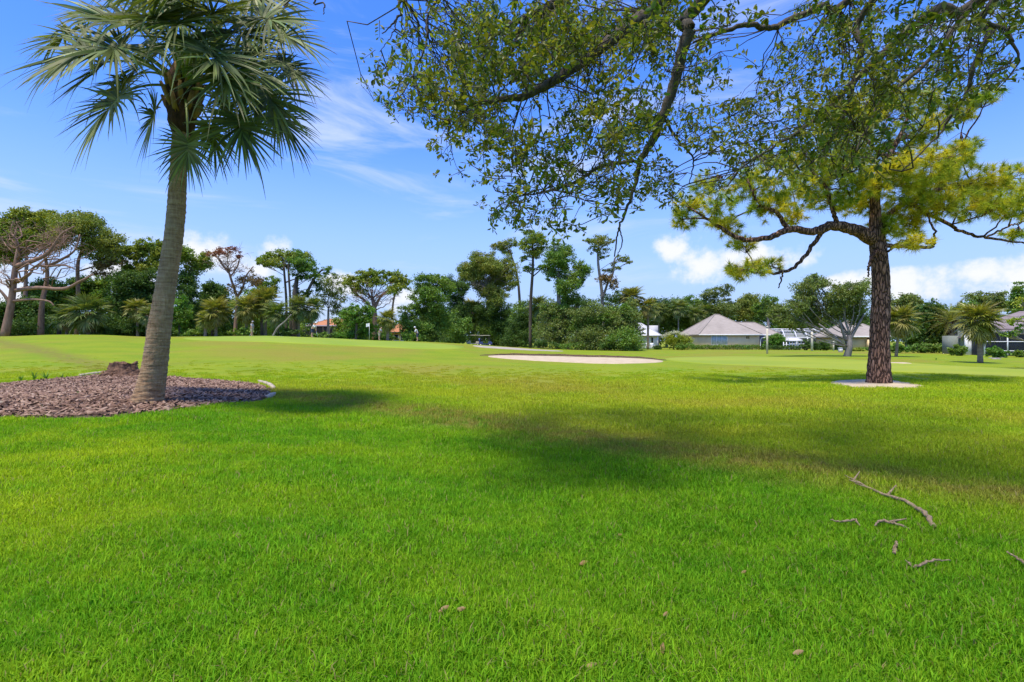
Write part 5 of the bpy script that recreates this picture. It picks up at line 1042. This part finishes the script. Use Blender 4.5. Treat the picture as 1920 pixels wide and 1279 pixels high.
# ------------------------------------------------------------------ houses
def poly(V, F_, name, mat, parent):
    a = Acc()
    for f in F_: a.add([V[i] for i in f], [list(range(len(f)))])
    return a.build(name, mat, parent)
def boxpart(name, a, b, mat, parent):
    q = Acc(); q.box(np.array(a, float), np.array(b, float)); return q.build(name, mat, parent)
def hip_roof(name, x0, x1, y0, y1, ze, zr, ridge, mat, parent, over=.5, th=.16):
    x0 -= over; x1 += over; y0 -= over; y1 += over; mx, my = (x0+x1)/2, (y0+y1)/2
    V = [(x0, y0, ze), (x1, y0, ze), (x1, y1, ze), (x0, y1, ze), (mx-ridge, my, zr), (mx+ridge, my, zr), (x0, y0, ze-th), (x1, y0, ze-th), (x1, y1, ze-th), (x0, y1, ze-th)]
    r = poly(V, [(0, 1, 5, 4), (1, 2, 5), (2, 3, 4, 5), (3, 0, 4), (0, 6, 7, 1), (1, 7, 8, 2), (2, 8, 9, 3), (3, 9, 6, 0), (9, 8, 7, 6)], name, mat, parent)
    a = Acc()
    for p, q in ((0, 4), (1, 5), (4, 5), (2, 5), (3, 4)):
        if np.linalg.norm(np.subtract(V[p], V[q])) > .05: a.bar(np.array(V[p])+[0, 0, .03], np.array(V[q])+[0, 0, .03], .07, 5)
    a.build('ridge_cap', mat, r); a = Acc(); f = .08
    a.box((x0-.03, y0-f, ze-th-.04), (x1+.03, y0-.003, ze+.03)); a.build('fascia', M['stucco_white'] if 'grey' in mat.name or 'white' in mat.name else M['dark_trim'], r); return r
def window(parent, x0, x1, z0, z1, y, panes=1, glass='window_glass'):
    w = boxpart('window', (x0-.07, y-.07, z0-.07), (x1+.07, y+.05, z1+.07), M['white_metal'], parent); d = (x1-x0)/panes
    for i in range(panes): boxpart('pane', (x0+i*d+.05, y-.085, z0+.03), (x0+(i+1)*d-.05, y-.04, z1-.03), M[glass], w)
    boxpart('sill', (x0-.14, y-.14, z0-.16), (x1+.14, y-.073, z0-.075), M['white_metal'], w); return w
def hip_house():
    D = 85; x0, x1 = Xp(1313, D), Xp(1424, D); g = float(Z((x0+x1)/2, D))-.1; ze = Zp(627.5, D); t = thing('hip_roof_house', 'beige house with big grey hip roof and triple window', 'house', ((x0+x1)/2, D, g))
    boxpart('wall', (x0, D, g), (x1, D+11, ze-.17), M['stucco_beige'], t); hip_roof('roof', x0, x1, D, D+11, ze, Zp(590.5, D+5.5), .35, M['shingle_grey'], t, .34)
    window(t, Xp(1334, D), Xp(1363, D), Zp(647, D), Zp(629.5, D), D, 3)
    v = boxpart('vent', (Xp(1399.5, D), D-.06, Zp(635.5, D)), (Xp(1405, D), D+.02, Zp(631, D)), M['dark_trim'], t)
    for k in range(3): boxpart('louvre', (Xp(1400, D), D-.10, Zp(635-k*1.5, D)), (Xp(1404.5, D), D-.063, Zp(634.4-k*1.5, D)), M['stucco_tan'], v)
    # wing set back on the right with a dark screened porch
    xa, xb = x1+.05, Xp(1440, D+4); boxpart('wing_wall', (xa, D+6, g), (xb+3, D+13, ze-.2), M['stucco_beige'], t); hip_roof('wing_roof', xa-4, xb+3, D+6, D+13, ze+.02, Zp(605, D+9), 2.4, M['shingle_grey'], t, .4)
    boxpart('porch_screen', (xa+.1, D+5.2, g), (xb, D+5.9, Zp(629, D)), M['window_dark'], t); a = Acc(); a.tube(spline([(x1+.7, D-.7, ze-.1), (x1+.75, D-.5, ze-.5), (x1+.2, D-.12, ze-.75), (x1+.1, D-.1, g)], 14), .06, 6); a.build('downpipe', M['white_metal'], t, True)
hip_house()
def tan_house():
    D = 80; x0, x1 = Xp(1594, D), Xp(1668, D); g = float(Z((x0+x1)/2, D))-.1; ze = Zp(631, D); t = thing('tan_house', 'tan house with grey hip roof half hidden behind the pine trunk', 'house', ((x0+x1)/2, D, g))
    boxpart('wall', (x0, D, g), (x1, D+9, ze-.17), M['stucco_tan'], t); hip_roof('roof', x0, x1, D, D+9, ze, Zp(602, D+4.5), .5, M['shingle_grey'], t, .55)
    boxpart('garden_wall', (Xp(1622, D), D-1.2, g), (Xp(1640, D), D-.2, Zp(637.5, D)), M['stucco_beige'], t); boxpart('vent', (Xp(1626, D), D-.05, Zp(636.5, D)), (Xp(1640, D), D+.02, Zp(632.5, D)), M['dark_trim'], t)
tan_house()
def white_house():
    D = 92; x0, x1 = Xp(1196, D), Xp(1232, D); g = float(Z((x0+x1)/2, D))-.1; ze = Zp(629, D); t = thing('white_house', 'white house with bright metal roof at the right end of the thicket', 'house', ((x0+x1)/2, D, g))
    boxpart('wall', (x0, D, g), (x1, D+8, ze-.17), M['stucco_white'], t); hip_roof('roof', x0-1, x1, D, D+8, ze, Zp(607, D+4), .4, M['roof_white'], t, .6)
    boxpart('rear_wall', (Xp(1226, D), D+3, g), (Xp(1243, D), D+9, Zp(632, D)), M['stucco_white'], t); r = boxpart('flat_roof', (Xp(1225, D), D+2.8, Zp(631.8, D)), (Xp(1242, D), D+9.2, Zp(610, D)), M['roof_white'], t); window(t, Xp(1220.5, D), Xp(1225, D), Zp(646, D), Zp(633, D), D, 1, 'window_dark')
    for i, (px, lb) in enumerate([(1206, 'white garden chair nearest the thicket'), (1215, 'white garden chair in the middle before the white house'), (1223, 'white garden chair nearest the yellow bush')]):
        b = G(px, D-4, 0); c = thing('garden_chair', lb, 'chair', b, 'white garden chairs'); x, y, z = b
        boxpart('seat', (x-.3, y-.3, z+.38), (x+.3, y+.3, z+.45), M['white_metal'], c); boxpart('backrest', (x-.3, y+.27, z+.46), (x+.3, y+.34, z+1.0), M['white_metal'], c)
        for sx in (-1, 1):
            boxpart('armrest', (x+sx*.36-.05, y-.35, z+.6), (x+sx*.36+.05, y+.3, z+.65), M['white_metal'], c)
            for sy in (-1, 1): boxpart('leg', (x+sx*.27-.04, y+sy*.26-.04, z), (x+sx*.27+.04, y+sy*.26+.04, z+.375), M['white_metal'], c)
white_house()
def pool_cage():
    D = 92; xs = [Xp(p, D) for p in (1452, 1472, 1494, 1514, 1535, 1556, 1572)]; g = float(Z(xs[3], D))-.1; ze, zt = Zp(634, D), Zp(617, D); t = thing('pool_cage', 'white-framed pool enclosure with mansard screen roof between the houses', 'pool enclosure', (xs[3], D, g))
    y1 = D+8
    boxpart('house_wall', (xs[0], y1+.2, g), (xs[-1]+2, y1+6, ze+.6), M['stucco_grey'], t)
    for x in xs:
        a = Acc(); a.box((x-.07, D-.07, g), (x+.07, D+.07, ze)); a.build('post', M['white_metal'], t)
        a = Acc(); a.tube(spline([(x, D, ze), (x, D+.8, ze+(zt-ze)*.75), (x, D+2.2, zt), (x, y1, zt)], 12), .09, 4); a.build('rafter', M['white_metal'], t)
    for z, y in ((ze, D), (ze-1.1, D-.01), (Zp(627, D), D+.45), (Zp(621, D), D+1.2), (zt+.01, D+2.4), (zt+.01, D+5)):
        a = Acc(); a.box((xs[0], y-.05, z-.06), (xs[-1], y+.05, z+.06)); a.build('beam', M['white_metal'], t)
    for i in range(6):
        poly([(xs[i]+.08, D+.01, g), (xs[i+1]-.08, D+.01, g), (xs[i+1]-.08, D+.01, ze), (xs[i]+.08, D+.01, ze)], [(0, 1, 2, 3)], 'screen_panel', M['screen'], t)
        poly([(xs[i]+.1, D+.05, ze), (xs[i+1]-.1, D+.05, ze), (xs[i+1]-.1, D+2.2, zt-.04), (xs[i]+.1, D+2.2, zt-.04)], [(0, 1, 2, 3)], 'roof_panel', M['screen_light'], t)
pool_cage()
def pavilion():
    D = 84; x0, x1 = Xp(1468, D), Xp(1503, D); g = float(Z((x0+x1)/2, D)); ze = Zp(638.5, D); t = thing('pavilion', 'small white garden pavilion with low hip roof and railings', 'pavilion', ((x0+x1)/2, D, g))
    hip_roof('roof', x0+1.0, x1, D, D+2.2, ze, Zp(633.5, D), .6, M['roof_white'], t, .15)
    for x in np.linspace(x0+.1, x1-.1, 7): boxpart('post', (x-.05, D-.05, g), (x+.05, D+.05, ze-.17 if x > x0+.9 else ze-.3), M['white_metal'], t)
    for z in (g+.25, g+.85): boxpart('rail', (x0, D-.035, z), (x1, D+.035, z+.07), M['white_metal'], t)
pavilion()
def screened_house():
    D = 50; t = thing('screened_house', 'house with dark screened porch and mauve roof at the right edge', 'house', (Xp(1880, D), D, float(Z(Xp(1880, D), D))-.1)); g = t.location[2]
    xc, x1 = Xp(1846, D), Xp(2080, D); ze = Zp(619, D)
    boxpart('wall', (Xp(1797, D+3), D+3, g), (xc+2.5, D+5, Zp(630, D+3)), M['stucco_grey'], t); boxpart('pale_wall', (Xp(1813, D+1.5), D+1.5, g), (Xp(1845, D+1.5), D+1.8, Zp(630, D+1.5)), M['stucco_white'], t)
    poly([(Xp(1794, D+2), D+2, Zp(635, D+2)), (Xp(1818, D+2), D+2, Zp(632, D+2)), (Xp(1822, D+4), D+4, Zp(625, D+4)), (Xp(1800, D+4), D+4, Zp(628, D+4))], [(0, 1, 2, 3)], 'low_roof', M['dark_trim'], t)
    V = [(xc-.5, D+1.4, ze+.12), (x1+6, D+1.4, ze+.12), (x1+6, D+6, Zp(584, D+6)), (Xp(1912, D+6), D+6, Zp(584, D+6)), (Xp(1838, D+11), D+11, ze+.12), (x1+6, D+11, ze+.12)]
    poly(V, [(0, 1, 2, 3), (0, 3, 4), (4, 3, 2, 5)], 'roof', M['roof_mauve'], t)
    boxpart('main_wall', (xc+.15, D+1.85, g), (x1+5, D+3.2, ze-.02), M['stucco_grey'], t); boxpart('sliding_door', (xc+1.2, D+1.78, g), (xc+5.2, D+1.84, g+2.1), M['window_dark'], t)
    xs = np.linspace(xc, x1-1, 6)
    for x in xs: boxpart('post', (x-.045, D-.045, g), (x+.045, D+.045, ze-.2), M['white_metal'], t)
    for z in (g+.55, g+1.45, ze-.25): boxpart('rail', (xs[0], D-.03, z), (xs[-1], D+.03, z+.07), M['white_metal'], t)
    boxpart('side_rail', (xc-.03, D+.05, ze-.25), (xc+.03, D+1.4, ze-.18), M['white_metal'], t)
    for i in range(5): poly([(xs[i]+.05, D+.005, g), (xs[i+1]-.05, D+.005, g), (xs[i+1]-.05, D+.005, ze-.2), (xs[i]+.05, D+.005, ze-.2)], [(0, 1, 2, 3)], 'screen_panel', M['screen'], t)
    poly([(xc, D+.03, ze-.2), (xc, D+1.4, ze-.2), (xc, D+1.4, g), (xc, D+.03, g)], [(0, 1, 2, 3)], 'side_screen', M['screen'], t)
    poly([(xc-.1, D-.1, ze-.16), (x1, D-.1, ze-.16), (x1, D+1.5, ze+.06), (xc-.1, D+1.5, ze+.06)], [(0, 1, 2, 3)], 'porch_roof', M['roof_mauve'], t)
    for i in range(12): boxpart('bar', (xc+.3+i*.35, D+.8, g), (xc+.35+i*.35, D+.85, g+1.9), M['white_metal'], t)
screened_house()
def orange_house(lb, pa, pb, D, ye, yr, lanai):
    x0, x1 = Xp(pa, D), Xp(pb, D); g = float(Z((x0+x1)/2, D))-.2; ze = Zp(ye, D); t = thing('tile_roof_house', lb, 'house', ((x0+x1)/2, D, g), 'orange-roofed houses')
    boxpart('wall', (x0+.5, D+1, g), (x1-.5, D+9, ze-.17), M['stucco_beige'], t); hip_roof('roof', x0, x1, D+.6, D+10, ze, Zp(yr, D+5), 1.6, M['tile_orange'], t, .2)
    if lanai:
        for i in range(7): x = x0+(x1-x0)*i/6; boxpart('lanai_post', (x-.04, D-2, g), (x+.04, D-1.9, ze-.3), M['dark_trim'], t)
        for i in range(6): a0, a1 = x0+(x1-x0)*i/6+.05, x0+(x1-x0)*(i+1)/6-.05; poly([(a0, D-1.95, g), (a1, D-1.95, g), (a1, D-1.95, ze-.3), (a0, D-1.95, ze-.3)], [(0, 1, 2, 3)], 'screen_panel', M['screen'], t)
        boxpart('lanai_beam', (x0, D-2, ze-.29), (x1, D-1.9, ze-.19), M['dark_trim'], t); poly([(x0, D-2, ze-.15), (x1, D-2, ze-.15), (x1, D+.4, ze+.1), (x0, D+.4, ze+.1)], [(0, 1, 2, 3)], 'lanai_roof', M['roof_mauve'], t)
    else: window(t, x0+2.2, x0+3.2, ze-1.6, ze-.5, D+1, 1, 'window_dark'); window(t, x0+.9, x0+1.7, ze-1.6, ze-.5, D+1, 1, 'window_dark')
orange_house('orange tile-roofed house with screened porch seen between the left palms', 576, 650, 96, 611, 599, True); orange_house('small orange tile-roofed house right of the umbrella pine', 728, 776, 98, 623, 608, False)

# ------------------------------------------------------------------ hedges, bushes, posts on the right
hedge('clipped_hedge', 'low clipped hedge below the beige house with the triple window', 1296, 1424, 82, 647.5, 'leaf_mid', .2); hedge('clipped_hedge', 'dark hedge running from the beige house to the pavilion', 1426, 1500, 82, 649, 'leaf_dark', .2); hedge('clipped_hedge', 'clipped hedge before the tan house', 1612, 1640, 76, 652, 'leaf_mid', .2); hedge('clipped_hedge', 'low hedge beside the right date palm', 1795, 1846, 52, 657, 'leaf_mid', .16)
def blossoms(t, base, hw, ht):
    a = Acc(); n = 700; x = rng.uniform(-1, .6, n); p = base+np.column_stack([x*hw*.85, rng.uniform(-1, .3, n)*hw*.5, ht*(1.02-.32*np.abs(x+.1)**1.5)+rng.normal(0, .12, n)]); rhombs(a, p, .16*rng.uniform(.5, 1.2, n), .1); a.build('blossoms', M['white_blossom'], t)
bush('blossom_bush', 'large yellow-green bush with white blossoms beside the white house', 1268, 80, 74, 624, 'leaf_yellow', .22, 1.0, extra=blossoms, n=12)
bush('shrub', 'dark shrub under the yellow blossoming bush', 1285, 78, 60, 641, 'leaf_mid', .2, group='garden shrubs on the right'); bush('shrub', 'small dark shrub beside the white garden chairs', 1232, 80, 22, 646, 'leaf_dark', .18, group='garden shrubs on the right')
for lb, px, D, w, yt, lf in [('bright green shrub left of the white pavilion', 1452, 86, 46, 622, 'leaf_bright'), ('dark shrub right of the white pavilion', 1510, 80, 22, 636, 'leaf_dark'), ('dark shrub behind the spreading oak stems', 1545, 78, 46, 640, 'leaf_dark'), ('small yellow-green shrub right of the spreading oak', 1604, 70, 26, 653, 'leaf_yellow'), ('round green bush behind the thin fan palm trunk', 1683, 58, 36, 642, 'leaf_bright'), ('wide dark green bush between the pine and the date palm', 1722, 58, 46, 642, 'leaf_mid'),
    ('wide green bush left of the date palm', 1757, 57, 52, 641, 'leaf_mid'), ('shrub right of the date palm trunk', 1812, 53, 40, 651, 'leaf_bright'), ('mounded green bush in front of the dark screened porch', 1866, 46, 36, 651, 'leaf_bright'), ('small shrub at the right edge before the porch', 1915, 47, 24, 655, 'leaf_mid'), ('leafy green shrub hiding the left corner of the screened house', 1802, 49, 34, 640, 'leaf_mid'), ('dark shrub between the posts behind the spreading oak', 1572, 79, 30, 642, 'leaf_dark')]:
    bush('shrub', lb, px, D, w*1.1, yt-1, lf, .18, 1.7, group='garden shrubs on the right', n=10)
tree('overhanging_shrub', 'yellow-green leafy branch hanging in at the right picture edge', 27, [(1985, 690), (1975, 640), (1950, 590)], [7, 6, 4], [(1925, 575, 18, 16, 'leaf_yellow'), (1905, 600, 12, 8, 'leaf_yellow'), (1930, 610, 20, 14), (1908, 622, 12, 8), (1893, 630, 8, 4), (1960, 590, 30, 30), (1960, 550, 30, 20)], 'leaf_bright', .12, 'bark_grey', cat='shrub')
def post(lb, px, D, yt, w, nm='garden_post'):
    b = G(px, D, -.05); t = thing(nm, lb, 'post', b, 'pale posts on the right lawn'); a = Acc(); z = Zp(yt, D); a.tube([b, b+np.array([0, 0, .5*(z-b[2])]), np.array([b[0], D, z])], [w, w*.95, w*.9], 8); a.build('shaft', M['pale_post'], t, True); a = Acc(); a.tube([(b[0], D, z), (b[0], D, z+.06), (b[0], D, z+.12)], [w*1.3, w*1.3, w*.4], 8); a.build('cap', M['pale_post'], t)
post('tall pale post left of the pool cage on the lawn', 1438.5, 58, 614, .11); post('pale post in front of the pool cage', 1522.5, 72, 620, .16); post('short pale post beside the spreading oak trunk', 1563, 74, 642, .10)
b = proj(1576, 661); t = thing('utility_box', 'small pale box at the foot of the spreading oak', 'box', b); boxpart('housing', (b[0]-.2, b[1]-.15, b[2]), (b[0]+.2, b[1]+.15, b[2]+.5), M['stucco_white'], t); boxpart('lid', (b[0]-.23, b[1]-.18, b[2]+.503), (b[0]+.23, b[1]+.18, b[2]+.56), M['white_metal'], t)
def rocks():
    for px, py, w, lb in [(1868, 674, .7, 'flat grey rock below the mounded bush'), (1880, 671, .6, 'brownish rock right of the mounded bush'), (1858, 672, .4, 'small dark rock left under the mounded bush')]:
        b = proj(px, py, -.03); bm = bmesh.new(); bmesh.ops.create_icosphere(bm, subdivisions=2, radius=1)
        for v in bm.verts: v.co = Vector((b[0]+v.co.x*w*.6*random.uniform(.9, 1.1), b[1]+v.co.y*w*.4*random.uniform(.9, 1.1), b[2]+max(-.1, v.co.z)*w*.22*random.uniform(.8, 1.2)))
        me = bpy.data.meshes.new('rock'); bm.to_mesh(me); bm.free(); me.materials.append(M['bark_grey']); tag(link('rock', me), lb, 'rock', 'rocks before the porch')
rocks()

# ------------------------------------------------------------------ golf carts, golfers, flag
def golf_cart(lb, px, D, body, faceleft=1):
    b = G(px, D, 0); t = thing('golf_cart', lb, 'golf cart', b, 'golf carts on the path'); x, y, z = b; f = -faceleft
    def bp(nm, x0, x1, y0, y1, z0, z1, m, par=None): return boxpart(nm, (x+f*x0, y+y0, z+z0), (x+f*x1, y+y1, z+z1), M[m], par or t)
    a = Acc(); pr = [(-1.15, .35), (-1.1, .75), (-.45, .78), (-.4, .42), (.45, .40), (.62, .85), (1.0, .82), (1.25, .55), (1.22, .3), (-1.1, .28)]
    n = len(pr); V = [(x+f*u, y-.55, z+w) for u, w in pr]+[(x+f*u, y+.55, z+w) for u, w in pr]; a.add(V, [list(range(n))], [list(range(2*n-1, n-1, -1))]); a.add(V, [[i, (i+1) % n, n+(i+1) % n, n+i] for i in range(n)]); a.build('body', M[body], t)
    bp('seat', -.45, .1, -.5, .5, .79, .9, 'cart_black'); bp('backrest', -.55, -.43, -.5, .5, .92, 1.25, 'cart_black'); bp('roof', -1.0, .85, -.58, .58, 1.82, 1.90, 'cart_cream')
    for u0, u1 in ((.9, .7), (-.85, -.75)):
        for yy in (-.52, .52): q = Acc(); q.bar((x+f*u0, y+yy, z+.8), (x+f*u1, y+yy, z+1.83), .025, 6); q.build('roof_post', M['cart_black'], t)
    q = Acc(); q.add([(x+f*.92, y-.5, z+.86), (x+f*.92, y+.5, z+.86), (x+f*.74, y+.5, z+1.8), (x+f*.74, y-.5, z+1.8)], [[0, 1, 2, 3]]); q.build('windshield', M['window_glass'], t)
    for u in (-.78, .82):
        for yy in (-.5, .5):
            w = Acc(); w.tube([(x+f*u, y+yy-.09, z+.22), (x+f*u, y+yy+.09, z+.22)], .22, 16); o = w.build('wheel', M['rubber'], t); w = Acc(); w.tube([(x+f*u, y+yy-.1, z+.22), (x+f*u, y+yy+.1, z+.22)], .11, 12); w.build('rim', M['white_metal'], o)
    q = Acc(); q.tube([(x+f*.55, y-.25, z+.85), (x+f*.35, y-.25, z+1.12)], .02, 5); q.build('steering_column', M['cart_black'], t)
    for yy in (-.25, .25): q = Acc(); q.tube([(x-f*.95, y+yy, z+.6), (x-f*1.08, y+yy, z+1.35)], [.14, .15], 9); q.build('golf_bag', M['cart_blue' if yy < 0 else 'cart_black'], t)
golf_cart('cream golf cart, left one of the two parked by the path', 888, 93, 'cart_cream'); golf_cart('dark blue golf cart, right one of the two on the path', 910, 91, 'cart_blue', -1)
def person(lb, px, D, pose, shirt, legs, hat=True, turn=1):
    b = G(px, D, 0.03); t = thing('person', lb, 'person', b, 'golfers round the green'); f = turn
    bent = {'putt': .55, 'lean': .35, 'stand': .05}[pose]; hip = np.array([0, 0, .92]); ch = hip+np.array([f*math.sin(bent)*.5, -.02, math.cos(bent)*.5]); nk = hip+np.array([f*math.sin(bent*1.05)*.58, -.02, math.cos(bent)*.58]); hd = nk+np.array([f*.10+f*bent*.08, -.02, .16])
    V = [hip, (hip+ch)/2, ch, nk, hd]; E = [(0, 1), (1, 2), (2, 3), (3, 4)]; Rr = [.15, .14, .17, .065, .10]
    def chain(start, pts, rs):
        p = start
        for q, r in zip(pts, rs): V.append(np.array(q)); Rr.append(r); E.append((p, len(V)-1)); p = len(V)-1
    for sy in (-1, 1):
        chain(0, [hip+np.array([f*.0, sy*.10, -.06]), (f*.04, sy*.13, .48), (-f*.02, sy*.14, .09), (f*.14, sy*.15, .04)], [.10, .07, .05, .045])
        hands = np.array([f*.45, -.02*sy, .72]) if pose == 'putt' else (np.array([f*.30, sy*.12, .95]) if pose == 'lean' else np.array([f*.05, sy*.26, .80]))
        chain(2, [ch+np.array([0, sy*.19, .02]), ch+np.array([f*.12, sy*.23, -.24]), hands], [.065, .05, .038])
    Vb = [Vector(b+v) for v in V]
    for nm, idx, infl, mat in (('body', list(range(len(V))), 0, 'skin'), ('shirt', [0, 1, 2, 9, 10, 16, 17], .018, shirt), ('trousers', [0, 5, 6, 12, 13], .02, legs)):
        idx = [k for k in idx if k < len(V)]
        bm = bmesh.new(); lay = bm.verts.layers.skin.verify(); mp = {}
        for k in idx: v = bm.verts.new(Vb[k]); r = Rr[k]+infl; v[lay].radius = (r, r*.85); v[lay].use_root = (k == 0); mp[k] = v
        for a_, c_ in E:
            if a_ in mp and c_ in mp: bm.edges.new((mp[a_], mp[c_]))
        me = bpy.data.meshes.new(nm); bm.to_mesh(me); bm.free(); me.materials.append(M[mat]); o = link(nm, me, t); o.modifiers.new('skin', 'SKIN'); o.modifiers.new('sub', 'SUBSURF').levels = 1
    if hat:
        bm = bmesh.new(); bmesh.ops.create_uvsphere(bm, u_segments=12, v_segments=8, radius=.125); c = Vector(b+hd)
        for v in bm.verts: v.co = Vector((v.co.x*1.02+(f*.10 if v.co.z < -.02 and v.co.x*f > 0 else 0), v.co.y, max(v.co.z, .0)+.05))+c
        me = bpy.data.meshes.new('cap'); bm.to_mesh(me); bm.free(); me.materials.append(M[shirt]); link('cap', me, t)
    if pose == 'putt':
        pt = thing('putter', 'thin putter held by the bent white-shirted golfer', 'golf club', b); a = Acc(); a.tube([b+np.array([f*.43, 0, .82]), b+np.array([f*.66, -.05, .03])], .012, 5); a.build('shaft', M['white_metal'], pt); boxpart('club_head', b+np.array([f*.62, -.12, 0]), b+np.array([f*.70, .02, .03]), M['cart_black'], pt)
person('person in white shirt bending over a putt on the green', 585, 57, 'putt', 'cloth_white', 'cloth_navy', True, 1); person('person in white shirt standing right of the small orange house', 783, 62, 'lean', 'cloth_white', 'cloth_navy', True, -1); person('person in grey shirt standing beside the umbrella pine trunk', 711, 64, 'lean', 'cloth_grey', 'cloth_khaki', False, 1); person('person in pale clothes far left under the tall fan palms', 472, 62, 'stand', 'cloth_grey', 'cloth_khaki', True, 1)
def flag():
    b = G(692.5, 60, 0); t = thing('flagstick', 'white flagstick with white flag on the putting green', 'flagstick', b); a = Acc(); a.tube([b, b+np.array([0, 0, 2.0])], .018, 6); a.build('pole', M['flag_white'], t)
    a = Acc(); q = np.linspace(0, 1, 8); V = [];
    for u in q: V += [b+np.array([-.02-.36*u, .05*math.sin(u*6), 1.97-.05*u]), b+np.array([-.02-.36*u, .05*math.sin(u*6+.4), 1.62-.10*u])]
    k = np.arange(7)[:, None]*2; a.add(V, k+np.array([[0, 1, 3, 2]])); a.build('flag', M['flag_white'], t, True)
flag()
